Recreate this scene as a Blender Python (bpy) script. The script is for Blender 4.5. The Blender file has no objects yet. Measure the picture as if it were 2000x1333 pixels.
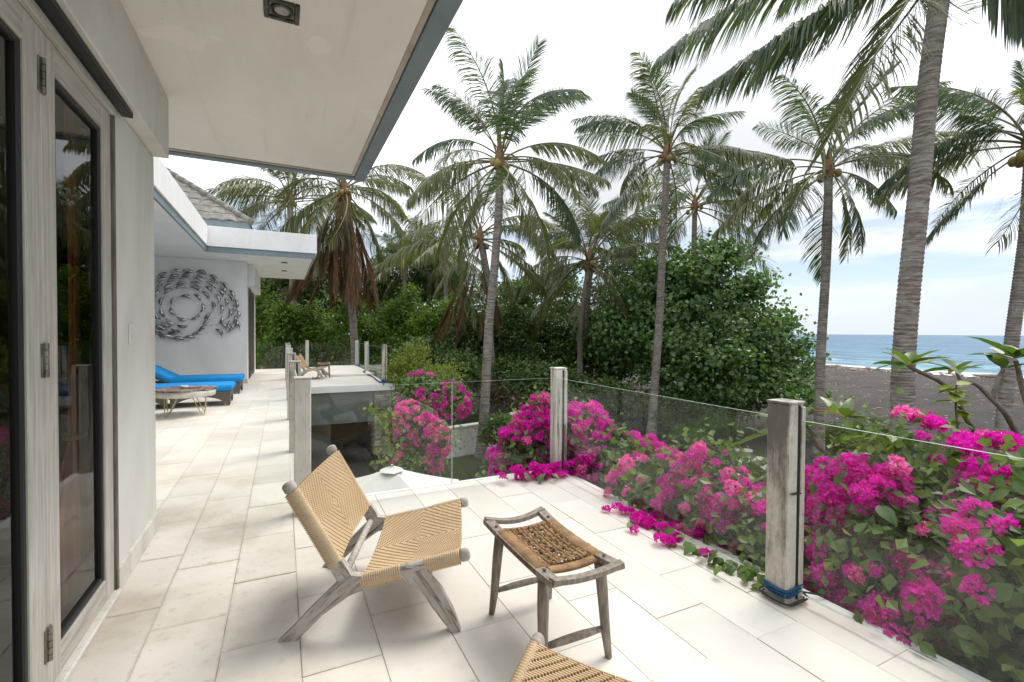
import bpy, math, random
import numpy as np
from mathutils import Matrix, Vector
R = math.radians
SC = bpy.context.scene
COL = SC.collection
rng = np.random.default_rng(11)
random.seed(5)

# ------------------------------------------------------------------ camera
F, CX, CY, EYE = 922.0, 1000.0, 666.5, 1.45
_yaw, _pit, _rol = math.atan(448 / F), math.atan(17 / F), 0.0064
FW = np.array([math.sin(_yaw) * math.cos(_pit), math.cos(_yaw) * math.cos(_pit), -math.sin(_pit)])
_r0 = np.array([math.cos(_yaw), -math.sin(_yaw), 0.0]); _u0 = np.cross(_r0, FW)
RT = math.cos(_rol) * _r0 + math.sin(_rol) * _u0
UP = -math.sin(_rol) * _r0 + math.cos(_rol) * _u0
CAMP = np.array([0.0, 0.0, EYE])
def at(px, py, d):                                   # a place seen along a bearing, d metres ahead
    return CAMP + d * (FW + RT * (px - CX) / F - UP * (py - CY) / F)
def atz(px, py, z):
    v = FW + RT * (px - CX) / F - UP * (py - CY) / F
    return CAMP + v * (z - EYE) / v[2]
cam = bpy.data.cameras.new('camera')
cam.sensor_width = 36; cam.lens = F / 2000 * 36; cam.clip_start = 0.05; cam.clip_end = 60000
co = bpy.data.objects.new('camera', cam); COL.objects.link(co)
m = Matrix.Identity(4)
for i in range(3):
    m[i][0], m[i][1], m[i][2], m[i][3] = RT[i], UP[i], -FW[i], CAMP[i]
co.matrix_world = m
SC.camera = co

# ------------------------------------------------------------------ sky and sun
SUN_EL, SUN_AZ = R(58), R(70)                        # azimuth from +Y towards +X (over the sea)
W = bpy.data.worlds.new('World'); SC.world = W; W.use_nodes = True
nt = W.node_tree; nt.nodes.clear()
def N(t, typ, **kw):
    n = t.nodes.new(typ)
    for k, v in kw.items():
        setattr(n, k, v)
    return n
def math_(t, op, a, b=None, c=None, clamp=False):
    n = N(t, 'ShaderNodeMath', operation=op, use_clamp=clamp)
    for i, v in enumerate((a, b, c)):
        if v is None: continue
        if isinstance(v, (int, float)): n.inputs[i].default_value = v
        else: t.links.new(v, n.inputs[i])
    return n.outputs[0]
def mixc(t, fac, a, b, blend='MIX'):
    n = N(t, 'ShaderNodeMix', data_type='RGBA', blend_type=blend)
    for i, v in ((0, fac), (6, a), (7, b)):
        if isinstance(v, (int, float)): n.inputs[i].default_value = v
        elif isinstance(v, tuple): n.inputs[i].default_value = (*v[:3], 1)
        else: t.links.new(v, n.inputs[i])
    return n.outputs[2]
def maprange(t, v, a, b, c=0.0, d=1.0, smooth=True):
    n = N(t, 'ShaderNodeMapRange', interpolation_type='SMOOTHSTEP' if smooth else 'LINEAR')
    t.links.new(v, n.inputs[0])
    for i, x in zip((1, 2, 3, 4), (a, b, c, d)): n.inputs[i].default_value = x
    return n.outputs[0]
sky = N(nt, 'ShaderNodeTexSky', sky_type='NISHITA', sun_disc=False, sun_elevation=SUN_EL, sun_rotation=SUN_AZ,
        air_density=1.0, dust_density=.35, ozone_density=2.0)
skyc = N(nt, 'ShaderNodeVectorMath', operation='SCALE'); skyc.inputs[3].default_value = 0.062
nt.links.new(sky.outputs[0], skyc.inputs[0])
tc = N(nt, 'ShaderNodeTexCoord')
sep = N(nt, 'ShaderNodeSeparateXYZ'); nt.links.new(tc.outputs['Generated'], sep.inputs[0])
zz = sep.outputs[2]
mp = N(nt, 'ShaderNodeMapping'); mp.inputs['Scale'].default_value = (1.6, 1.6, 11.0); nt.links.new(tc.outputs['Generated'], mp.inputs[0])
n1 = N(nt, 'ShaderNodeTexNoise'); n1.inputs['Scale'].default_value = 1.5; n1.inputs['Detail'].default_value = 7; n1.inputs['Roughness'].default_value = .6
nt.links.new(mp.outputs[0], n1.inputs['Vector'])
n2 = N(nt, 'ShaderNodeTexNoise'); n2.inputs['Scale'].default_value = 2.4; n2.inputs['Detail'].default_value = 6
mp2 = N(nt, 'ShaderNodeMapping'); mp2.inputs['Scale'].default_value = (1, 1, 2.2); nt.links.new(tc.outputs['Generated'], mp2.inputs[0])
nt.links.new(mp2.outputs[0], n2.inputs['Vector'])
bank = maprange(nt, math_(nt, 'ADD', zz, math_(nt, 'MULTIPLY', math_(nt, 'SUBTRACT', n1.outputs[0], .5), .22)), .165, .225)
streak = math_(nt, 'MULTIPLY', maprange(nt, n1.outputs[0], .40, .62), .85)
low = maprange(nt, zz, .0, .11, .40, .0)
cover = math_(nt, 'MAXIMUM', math_(nt, 'MAXIMUM', bank, streak), low)
lum = math_(nt, 'MULTIPLY', maprange(nt, n2.outputs[0], .32, .68, .56, 1.06), maprange(nt, zz, .0, 1.0, .70, 1.20, False))
white = N(nt, 'ShaderNodeCombineColor'); 
nt.links.new(math_(nt, 'MULTIPLY', lum, .955), white.inputs[0]); nt.links.new(math_(nt, 'MULTIPLY', lum, .985), white.inputs[1]); nt.links.new(math_(nt, 'MULTIPLY', lum, 1.03), white.inputs[2])
bg = N(nt, 'ShaderNodeBackground'); bg.inputs[1].default_value = 1.0
nt.links.new(mixc(nt, maprange(nt, zz, .0, .10, .95, .0), mixc(nt, cover, mixc(nt, .28, skyc.outputs[0], (.50, .52, .54)), white.outputs[0]), (.43, .47, .52)), bg.inputs[0])
wo = N(nt, 'ShaderNodeOutputWorld'); nt.links.new(bg.outputs[0], wo.inputs[0])
sl = bpy.data.lights.new('sun', 'SUN'); sl.energy = 1.5; sl.angle = R(28); sl.color = (1, .95, .88)
so = bpy.data.objects.new('sun', sl); COL.objects.link(so)
sd = Vector((math.sin(SUN_AZ) * math.cos(SUN_EL), math.cos(SUN_AZ) * math.cos(SUN_EL), math.sin(SUN_EL)))
so.rotation_euler = sd.to_track_quat('Z', 'Y').to_euler()
vs = SC.view_settings
vs.view_transform = 'Standard'; vs.look = 'None'; vs.gamma = 1; vs.use_curve_mapping = False; vs.exposure = 0.97
SC.render.engine = 'CYCLES'
SC.cycles.max_bounces = 10; SC.cycles.transparent_max_bounces = 24; SC.cycles.diffuse_bounces = 5
SC.cycles.sample_clamp_indirect = 8

# ------------------------------------------------------------------ materials
MATS = {}
def newmat(name):
    m = bpy.data.materials.new(name); m.use_nodes = True
    t = m.node_tree; t.nodes.clear(); MATS[name] = m
    out = N(t, 'ShaderNodeOutputMaterial')
    return m, t, out
def bsdf(t, out, rough=.6, spec=.5, metal=0.0):
    b = N(t, 'ShaderNodeBsdfPrincipled')
    b.inputs['Roughness'].default_value = rough; b.inputs['Metallic'].default_value = metal
    b.inputs['Specular IOR Level'].default_value = spec
    t.links.new(b.outputs[0], out.inputs[0])
    return b
def coords(t, scale=(1, 1, 1), rand=True, world=False):
    if world:
        src = N(t, 'ShaderNodeNewGeometry').outputs['Position']
    else:
        src = N(t, 'ShaderNodeTexCoord').outputs['Object']
    mp = N(t, 'ShaderNodeMapping'); mp.inputs['Scale'].default_value = scale
    t.links.new(src, mp.inputs[0])
    if rand and not world:
        oi = N(t, 'ShaderNodeObjectInfo')
        v = N(t, 'ShaderNodeVectorMath', operation='SCALE'); v.inputs[0].default_value = (31, 17, 23)
        t.links.new(oi.outputs['Random'], v.inputs[3]); t.links.new(v.outputs[0], mp.inputs['Location'])
    return mp.outputs[0]
def noise(t, vec, scale, detail=5, rough=.55, dist=0.0):
    n = N(t, 'ShaderNodeTexNoise'); n.inputs['Scale'].default_value = scale; n.inputs['Detail'].default_value = detail
    n.inputs['Roughness'].default_value = rough; n.inputs['Distortion'].default_value = dist
    t.links.new(vec, n.inputs['Vector']); return n.outputs[0]
def bump(t, b, h, strength=.3, dist=.01):
    n = N(t, 'ShaderNodeBump'); n.inputs['Strength'].default_value = strength; n.inputs['Distance'].default_value = dist
    t.links.new(h, n.inputs['Height']); t.links.new(n.outputs[0], b.inputs['Normal'])
def simple(name, c1, c2=None, scale=6, rough=.6, stretch=(1, 1, 1), bmp=.15, spec=.4, metal=0, lo=.35, hi=.65, world=False, fine=None, objrand=0.0, bdist=.01, detail=6):
    m, t, out = newmat(name); b = bsdf(t, out, rough, spec, metal)
    v = coords(t, stretch, world=world)
    n = noise(t, v, scale, detail)
    c = mixc(t, maprange(t, n, lo, hi), c1, c2 or c1)
    if fine:
        f = noise(t, v, fine[0], 4, .7)
        c = mixc(t, math_(t, 'MULTIPLY', maprange(t, f, .52, .72), fine[2] if len(fine) > 2 else .6), c, fine[1])
    if objrand:
        oi = N(t, 'ShaderNodeObjectInfo')
        k = math_(t, 'MULTIPLY_ADD', oi.outputs['Random'], objrand * 2, 1 - objrand)
        cc = N(t, 'ShaderNodeVectorMath', operation='SCALE'); t.links.new(c, cc.inputs[0]); t.links.new(k, cc.inputs[3]); c = cc.outputs[0]
    t.links.new(c, b.inputs['Base Color'])
    if bmp: bump(t, b, n if not fine else math_(t, 'ADD', n, f), bmp, bdist)
    return m
def leafmat(name, cols, rough=.45, trans=.35, spec=.35, tcol=None):
    m, t, out = newmat(name)
    g = N(t, 'ShaderNodeNewGeometry'); oi = N(t, 'ShaderNodeObjectInfo')
    r = math_(t, 'FRACT', math_(t, 'ADD', g.outputs['Random Per Island'], oi.outputs['Random']))
    ramp = N(t, 'ShaderNodeValToRGB'); ramp.color_ramp.interpolation = 'LINEAR'
    e = ramp.color_ramp.elements
    while len(e) < len(cols): e.new(.5)
    for i, c in enumerate(cols):
        e[i].position = i / (len(cols) - 1); e[i].color = (*c, 1)
    t.links.new(r, ramp.inputs[0])
    b = N(t, 'ShaderNodeBsdfPrincipled'); b.inputs['Roughness'].default_value = rough; b.inputs['Specular IOR Level'].default_value = spec
    t.links.new(ramp.outputs[0], b.inputs['Base Color'])
    tr = N(t, 'ShaderNodeBsdfTranslucent')
    tm = mixc(t, 1.0, ramp.outputs[0], tcol or (1.5, 1.7, .7), 'MULTIPLY'); t.links.new(tm, tr.inputs[0])
    mx = N(t, 'ShaderNodeMixShader'); mx.inputs[0].default_value = trans
    t.links.new(b.outputs[0], mx.inputs[1]); t.links.new(tr.outputs[0], mx.inputs[2]); t.links.new(mx.outputs[0], out.inputs[0])
    return m
def glassmat(name, tint, ior=1.5, boost=1.0, grot=.0):
    m, t, out = newmat(name)
    fr = N(t, 'ShaderNodeFresnel'); fr.inputs[0].default_value = ior
    gl = N(t, 'ShaderNodeBsdfGlossy'); gl.inputs['Roughness'].default_value = grot; gl.inputs[0].default_value = (.95, .97, .97, 1)
    tp = N(t, 'ShaderNodeBsdfTransparent'); tp.inputs[0].default_value = (*tint, 1)
    mx = N(t, 'ShaderNodeMixShader')
    gb = N(t, 'ShaderNodeNewGeometry').outputs['Backfacing']          # the inner face must not reflect totally
    t.links.new(math_(t, 'MULTIPLY', math_(t, 'MULTIPLY', fr.outputs[0], boost, clamp=True), math_(t, 'SUBTRACT', 1.0, gb)), mx.inputs[0]); t.links.new(tp.outputs[0], mx.inputs[1]); t.links.new(gl.outputs[0], mx.inputs[2])
    t.links.new(mx.outputs[0], out.inputs[0]); return m

# stone deck tiles: warm limestone with soft clouding, grey bruises and specks
mt, t, out = newmat('limestone'); b = bsdf(t, out, .62, .35)
v = coords(t, (1, 1, 1)); oi = N(t, 'ShaderNodeObjectInfo')
n_a = noise(t, v, 1.7, 5, .55, .0); n_b = noise(t, v, 15, 6, .7); n_c = noise(t, v, 55, 3, .6)
vw = coords(t, (1, 1, 1), world=True); n_w = noise(t, vw, .9, 5, .6)
g3 = N(t, 'ShaderNodeTexCoord'); sg = N(t, 'ShaderNodeSeparateXYZ'); t.links.new(g3.outputs['Generated'], sg.inputs[0])
def edge_(o_): return math_(t, 'ABSOLUTE', math_(t, 'SUBTRACT', o_, .5))
ed = math_(t, 'MAXIMUM', edge_(sg.outputs[0]), edge_(sg.outputs[1]))
sx_ = N(t, 'ShaderNodeSeparateXYZ'); t.links.new(vw, sx_.inputs[0])
dirt_x = maprange(t, math_(t, 'ADD', sx_.outputs[0], math_(t, 'MULTIPLY', math_(t, 'SUBTRACT', n_w, .5), 1.6)), -.75, 1.1, 1, 0)
dirt_x = math_(t, 'MULTIPLY', dirt_x, maprange(t, sx_.outputs[1], 3.2, 7.0, 1, .25))   # grime gathers on the trodden house side
c = mixc(t, maprange(t, n_a, .3, .7), (.73, .70, .645), (.67, .635, .575))
c = mixc(t, math_(t, 'MULTIPLY', maprange(t, n_w, .42, .68), math_(t, 'MULTIPLY_ADD', dirt_x, .85, .12)), c, (.455, .38, .29))
c = mixc(t, math_(t, 'MULTIPLY', maprange(t, n_b, .52, .76), math_(t, 'MULTIPLY_ADD', dirt_x, .4, .12)), c, (.36, .325, .275))
c = mixc(t, math_(t, 'MULTIPLY', maprange(t, math_(t, 'ADD', ed, math_(t, 'MULTIPLY', math_(t, 'SUBTRACT', n_b, .5), .12)), .455, .51), math_(t, 'MULTIPLY_ADD', dirt_x, .3, .06)), c, (.40, .335, .26))
c = mixc(t, math_(t, 'MULTIPLY', maprange(t, n_c, .68, .76), math_(t, 'MULTIPLY_ADD', dirt_x, .5, .2)), c, (.24, .20, .16))
n_s = noise(t, vw, 2.1, 3, .5, .8)
c = mixc(t, math_(t, 'MULTIPLY', maprange(t, n_s, .70, .75), .45), c, (.27, .245, .21))
k = math_(t, 'MULTIPLY_ADD', oi.outputs['Random'], .15, .92)
sc = N(t, 'ShaderNodeVectorMath', operation='SCALE'); t.links.new(c, sc.inputs[0]); t.links.new(k, sc.inputs[3])
t.links.new(sc.outputs[0], b.inputs['Base Color']); bump(t, b, n_b, .12, .006)
simple('grout', (.64, .61, .55), (.22, .195, .165), 2.2, .9, lo=.50, hi=.64)
# walls
mt, t, out = newmat('plaster'); b = bsdf(t, out, .75, .25)
v = coords(t, (1, 1, .55), world=True); n_a = noise(t, v, 1.4, 7, .62, .8); n_b = noise(t, v, 22, 4)
c = mixc(t, maprange(t, n_a, .36, .66), (.70, .69, .655), (.60, .585, .545))
v2 = coords(t, (5, 5, .5), world=True); n_c = noise(t, v2, 1.3, 6, .6)
c = mixc(t, math_(t, 'MULTIPLY', maprange(t, n_c, .56, .8), .35), c, (.36, .34, .30))
t.links.new(c, b.inputs['Base Color']); bump(t, b, n_b, .15, .004)
mt, t, out = newmat('soffit_plaster'); b = bsdf(t, out, .8, .2)
v = coords(t, (1, .45, 1), world=True); n_a = noise(t, v, 1.1, 7, .6, .5); n_b = noise(t, v, 30, 4)
v3 = coords(t, (1, 1, 1), world=True); n_p = noise(t, v3, 2.3, 3, .45)
c = mixc(t, maprange(t, n_a, .35, .65), (.82, .805, .77), (.745, .73, .69))
c = mixc(t, math_(t, 'MULTIPLY', maprange(t, n_p, .69, .705), .6), c, (.85, .835, .80))
n_d = noise(t, coords(t, (9, .5, 1), world=True), 1.2, 6, .65); c = mixc(t, math_(t, 'MULTIPLY', maprange(t, n_d, .55, .75), .22), c, (.50, .45, .38))
c = mixc(t, math_(t, 'MULTIPLY', maprange(t, noise(t, v3, 60, 2), .74, .77), .6), c, (.2, .17, .14))
t.links.new(c, b.inputs['Base Color']); bump(t, b, n_b, .18, .004)
mt, t, out = newmat('lifted_plaster'); b = bsdf(t, out, .7, .25)  # wing plaster, lightened so that lifted shade is put into its colour
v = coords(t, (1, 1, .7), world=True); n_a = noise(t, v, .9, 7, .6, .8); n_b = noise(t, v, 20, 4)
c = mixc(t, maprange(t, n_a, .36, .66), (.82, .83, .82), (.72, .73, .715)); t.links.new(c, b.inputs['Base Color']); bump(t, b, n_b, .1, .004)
simple('white_paint', (.86, .86, .855), (.80, .80, .79), 3, .55, (1, 1, .4), .05, fine=(14, (.62, .61, .58), .25))
simple('weathered_white', (.68, .66, .61), (.54, .52, .475), 4, .75, (1, 1, .35), .15, fine=(18, (.25, .24, .21), .5))
simple('blue_grey_paint', (.17, .225, .25), (.205, .26, .285), 4, .55, bmp=.05, fine=(25, (.2, .22, .22), .25))
simple('trim_beige', (.46, .43, .38), (.40, .36, .31), 6, .7, fine=(9, (.25, .15, .09), .4))
# door timber: lime-washed, grain along Z
mt, t, out = newmat('limed_timber'); b = bsdf(t, out, .6, .35)
v = coords(t, (22, 22, 1.1)); n_a = noise(t, v, 2.4, 8, .65, .4); vb = coords(t, (1, 1, 1)); n_b = noise(t, vb, 3.0, 4)
c = mixc(t, maprange(t, n_a, .34, .68), (.54, .52, .475), (.37, .345, .305)); c = mixc(t, math_(t, 'MULTIPLY', maprange(t, n_b, .5, .7), .35), c, (.62, .605, .57))
t.links.new(c, b.inputs['Base Color']); bump(t, b, n_a, .25, .003)
simple('timber_along', (.52, .50, .455), (.37, .345, .305), 2.4, .6, (22, 1.1, 22), .2)
simple('dark_timber', (.10, .085, .07), (.19, .17, .145), 3, .65, (18, 18, 1.2), .2)
simple('gasket', (.012, .012, .011), None, 3, .5)
simple('bronze', (.12, .11, .095), (.30, .285, .25), 30, .4, (1, 1, .3), .1, metal=.8)
simple('switch_plastic', (.72, .70, .66), None, 3, .4, bmp=0)
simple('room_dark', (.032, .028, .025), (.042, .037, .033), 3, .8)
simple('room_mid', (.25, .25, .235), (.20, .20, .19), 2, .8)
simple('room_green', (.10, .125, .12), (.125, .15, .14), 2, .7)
simple('curtain', (.86, .36, .15), (.74, .27, .10), 5, .8, (6, 6, .4), .2)
simple('lamp_lens', (.30, .29, .26), None, 3, .2)
simple('lamp_ring', (.035, .032, .028), (.09, .08, .07), 20, .4, metal=.5)
glassmat('clear_glass', (.950, .965, .956), 1.5, 1.25)
glassmat('door_glass', (.80, .80, .78), 1.62, .62)
simple('glass_edge', (.50, .60, .56), (.62, .70, .66), 8, .2, spec=.8, bmp=0)
# stained concrete posts
mt, t, out = newmat('stained_post'); b = bsdf(t, out, .8, .2)
v = coords(t, (9, 9, 2.0)); n_a = noise(t, v, 1.6, 9, .78); vb = coords(t, (1, 1, 1)); n_b = noise(t, vb, 26, 5, .7)
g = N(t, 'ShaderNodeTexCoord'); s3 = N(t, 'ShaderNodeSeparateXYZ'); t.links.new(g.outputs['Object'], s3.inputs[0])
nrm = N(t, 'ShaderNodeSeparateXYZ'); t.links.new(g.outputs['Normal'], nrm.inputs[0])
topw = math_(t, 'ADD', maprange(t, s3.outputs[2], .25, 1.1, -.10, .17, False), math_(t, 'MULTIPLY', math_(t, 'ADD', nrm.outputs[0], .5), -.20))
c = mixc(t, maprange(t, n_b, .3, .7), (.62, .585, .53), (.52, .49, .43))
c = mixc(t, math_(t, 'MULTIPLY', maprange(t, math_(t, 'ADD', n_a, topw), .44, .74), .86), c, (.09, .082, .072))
c = mixc(t, math_(t, 'MULTIPLY', maprange(t, n_b, .62, .75), .5), c, (.16, .15, .13))
t.links.new(c, b.inputs['Base Color']); bump(t, b, n_b, .3, .004)
mt, t, out = newmat('flaking_post'); b = bsdf(t, out, .8, .2)
v = coords(t, (16, 16, .9)); n_a = noise(t, v, 1.6, 8, .7, .4); n_b = noise(t, coords(t, (1, 1, 1)), 30, 5, .7)
c = mixc(t, maprange(t, n_a, .50, .60), (.70, .68, .63), (.20, .17, .14)); c = mixc(t, math_(t, 'MULTIPLY', maprange(t, n_b, .5, .7), .4), c, (.45, .42, .37))
t.links.new(c, b.inputs['Base Color']); bump(t, b, n_a, .5, .006)
simple('pale_post', (.64, .62, .58), (.54, .52, .47), 5, .75, (2, 2, .6), .15, fine=(24, (.3, .28, .25), .35))
# furniture
mt, t, out = newmat('silvered_teak'); b = bsdf(t, out, .75, .25)
v = coords(t, (2.2, 26, 26)); n_a = noise(t, v, 2.2, 9, .74, 1.0)
vb = coords(t, (1, 1, 1)); n_b = noise(t, vb, 9, 5)
c = mixc(t, maprange(t, n_a, .36, .52), (.15, .128, .108), (.50, .47, .435)); c = mixc(t, math_(t, 'MULTIPLY', maprange(t, n_b, .42, .7), .6), c, (.33, .295, .26))
t.links.new(c, b.inputs['Base Color']); bump(t, b, n_a, .5, .004)
simple('stool_teak', (.31, .27, .225), (.18, .15, .12), 3.2, .7, (14, 14, 3), .3, fine=(40, (.42, .40, .37), .5), bdist=.004)
simple('teak_cap', (.50, .48, .45), (.33, .30, .27), 18, .75, bmp=.3, bdist=.003)
mt, t, out = newmat('tan_cord'); b = bsdf(t, out, .55, .35)
v = coords(t, (1, 1, 1)); n_a = noise(t, v, 5, 4); n_b = noise(t, v, 160, 3)
c = mixc(t, maprange(t, n_a, .3, .7), (.62, .47, .295), (.54, .40, .24)); c = mixc(t, math_(t, 'MULTIPLY', maprange(t, n_b, .5, .7), .35), c, (.72, .53, .30))
t.links.new(c, b.inputs['Base Color']); bump(t, b, n_b, .3, .002)
simple('cord_gap_shade', (.26, .155, .07), (.2, .12, .055), 9, .8)  # dark sheet under the weave: shade of the cord gaps put into colour
simple('rope_brown', (.33, .20, .095), (.20, .112, .05), 14, .75, bmp=.4, fine=(90, (.46, .31, .17), .6), bdist=.004)
simple('rope_dark', (.165, .095, .045), (.10, .055, .027), 25, .8, bmp=.4, fine=(120, (.3, .19, .1), .5), bdist=.003)
simple('blue_canvas', (.0, .275, .69), (.0, .245, .63), 5, .75, bmp=.12, fine=(220, (.0, .29, .68), .4), bdist=.002)
simple('wicker', (.105, .088, .075), (.16, .135, .115), 60, .6, (1, 1, 5), .8, bdist=.006)
mt, t, out = newmat('petrified_wood'); b = bsdf(t, out, .35, .5)
v = coords(t, (1, 1, 1)); n_a = noise(t, v, 7, 6, .6, 1.8)
ramp = N(t, 'ShaderNodeValToRGB'); e = ramp.color_ramp.elements
e[0].position = .36; e[0].color = (.05, .035, .03, 1); e[1].position = .62; e[1].color = (.42, .34, .30, 1)
x = e.new(.5); x.color = (.2, .13, .105, 1)
t.links.new(n_a, ramp.inputs[0]); t.links.new(ramp.outputs[0], b.inputs['Base Color'])
simple('table_rim', (.66, .64, .56), (.55, .53, .46), 9, .6)
simple('brass_wire', (.55, .47, .29), None, 4, .35, metal=.7, bmp=0)
simple('steel_fish', (.60, .62, .63), (.16, .17, .175), 11, .24, metal=1.0, bmp=0)
simple('canvas_white', (.70, .70, .67), (.63, .63, .60), 3, .8, bmp=.05)
simple('blue_tape', (.0, .07, .33), (.01, .10, .40), 9, .5)
simple('blue_rope', (.012, .10, .22), (.008, .06, .14), 60, .7, bmp=.3)
simple('black_cable', (.015, .014, .013), None, 3, .5)
simple('roof_shingle', (.23, .215, .19), (.15, .14, .125), 5, .85, bmp=.3, fine=(30, (.36, .34, .30), .5), objrand=.14)
simple('stack_stone', (.33, .30, .26), (.17, .155, .135), 8, .9, bmp=.4, fine=(40, (.5, .47, .42), .4), objrand=.35)
simple('step_stone', (.42, .41, .38), (.3, .29, .27), 5, .9)
simple('driftwood', (.36, .31, .26), (.24, .2, .17), 9, .9, (1, 1, 1), .3)
# vegetation
leafmat('palm_leaf', [(.045, .074, .052), (.078, .110, .070), (.145, .17, .105), (.06, .098, .076)], .34, .36, .7)
leafmat('palm_leaf_olive', [(.12, .14, .055), (.17, .18, .085), (.095, .12, .055), (.22, .205, .11)], .40, .3, .5)
leafmat('palm_leaf_dead', [(.16, .095, .05), (.10, .055, .03), (.22, .145, .085), (.07, .04, .025)], .8, .2, .1, (1.2, 1.0, .7))
simple('palm_rachis', (.20, .17, .075), (.13, .12, .055), 4, .55)
simple('palm_rachis_dead', (.20, .115, .06), (.13, .07, .04), 4, .8)
mt, t, out = newmat('palm_trunk'); b = bsdf(t, out, .9, .15)
v = coords(t, (1.2, 1.2, 9)); n_a = noise(t, v, 2.6, 7, .7, .6); vb = coords(t, (1, 1, 1)); n_b = noise(t, vb, 2.2, 5); n_d = noise(t, vb, 30, 4, .7)
c = mixc(t, maprange(t, n_a, .36, .64), (.33, .295, .265), (.13, .108, .095)); c = mixc(t, math_(t, 'MULTIPLY', maprange(t, n_b, .48, .7), .55), c, (.36, .345, .31))
c = mixc(t, math_(t, 'MULTIPLY', maprange(t, n_d, .6, .75), .45), c, (.46, .44, .41))
t.links.new(c, b.inputs['Base Color']); bump(t, b, math_(t, 'ADD', n_a, n_d), .7, .02)
simple('palm_fibre', (.17, .095, .05), (.25, .15, .085), 14, .9, bmp=.5)
simple('coconut', (.32, .20, .07), (.19, .17, .05), 6, .5, objrand=.3)
simple('bark', (.12, .10, .08), (.20, .17, .14), 9, .9, (1, 1, .3), .5)
simple('plumeria_bark', (.23, .205, .175), (.13, .115, .095), 20, .85, bmp=.4, fine=(60, (.36, .33, .29), .5))
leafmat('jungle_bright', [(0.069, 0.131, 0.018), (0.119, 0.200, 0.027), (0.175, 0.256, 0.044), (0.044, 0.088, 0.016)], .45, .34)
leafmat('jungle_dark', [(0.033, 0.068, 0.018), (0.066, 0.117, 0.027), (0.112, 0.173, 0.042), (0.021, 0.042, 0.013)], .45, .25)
leafmat('hibiscus_leaf', [(0.058, 0.130, 0.039), (0.104, 0.195, 0.055), (0.176, 0.273, 0.091), (0.039, 0.085, 0.029)], .33, .30, .6)
leafmat('garden_leaf', [(0.042, 0.084, 0.019), (0.078, 0.138, 0.031), (0.120, 0.186, 0.048), (0.030, 0.060, 0.017)], .42, .3)
leafmat('boug_leaf', [(0.063, 0.121, 0.030), (0.115, 0.190, 0.048), (0.196, 0.270, 0.081), (0.046, 0.090, 0.025)], .38, .34)
leafmat('lime_leaf', [(.17, .22, .03), (.23, .27, .05), (.12, .17, .03), (.3, .3, .08)], .4, .35)
leafmat('plumeria_leaf', [(.06, .12, .022), (.09, .155, .03), (.13, .19, .05), (.05, .10, .02)], .28, .3, .55)
leafmat('plumeria_dry_leaf', [(.33, .16, .04), (.38, .24, .07), (.28, .22, .05)], .5, .3, .4, (1.2, 1, .7))
leafmat('magenta_bract', [(.74, .008, .46), (.84, .012, .55), (.88, .05, .60), (.62, .006, .36)], .55, .45, .2, (1.1, .9, 1.1))
leafmat('pink_bract', [(.86, .14, .50), (.90, .27, .60), (.78, .09, .42), (.92, .40, .66)], .55, .45, .2, (1.2, .9, 1.1))
simple('bract_heart', (.8, .74, .55), None, 3, .6, bmp=0)

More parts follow.
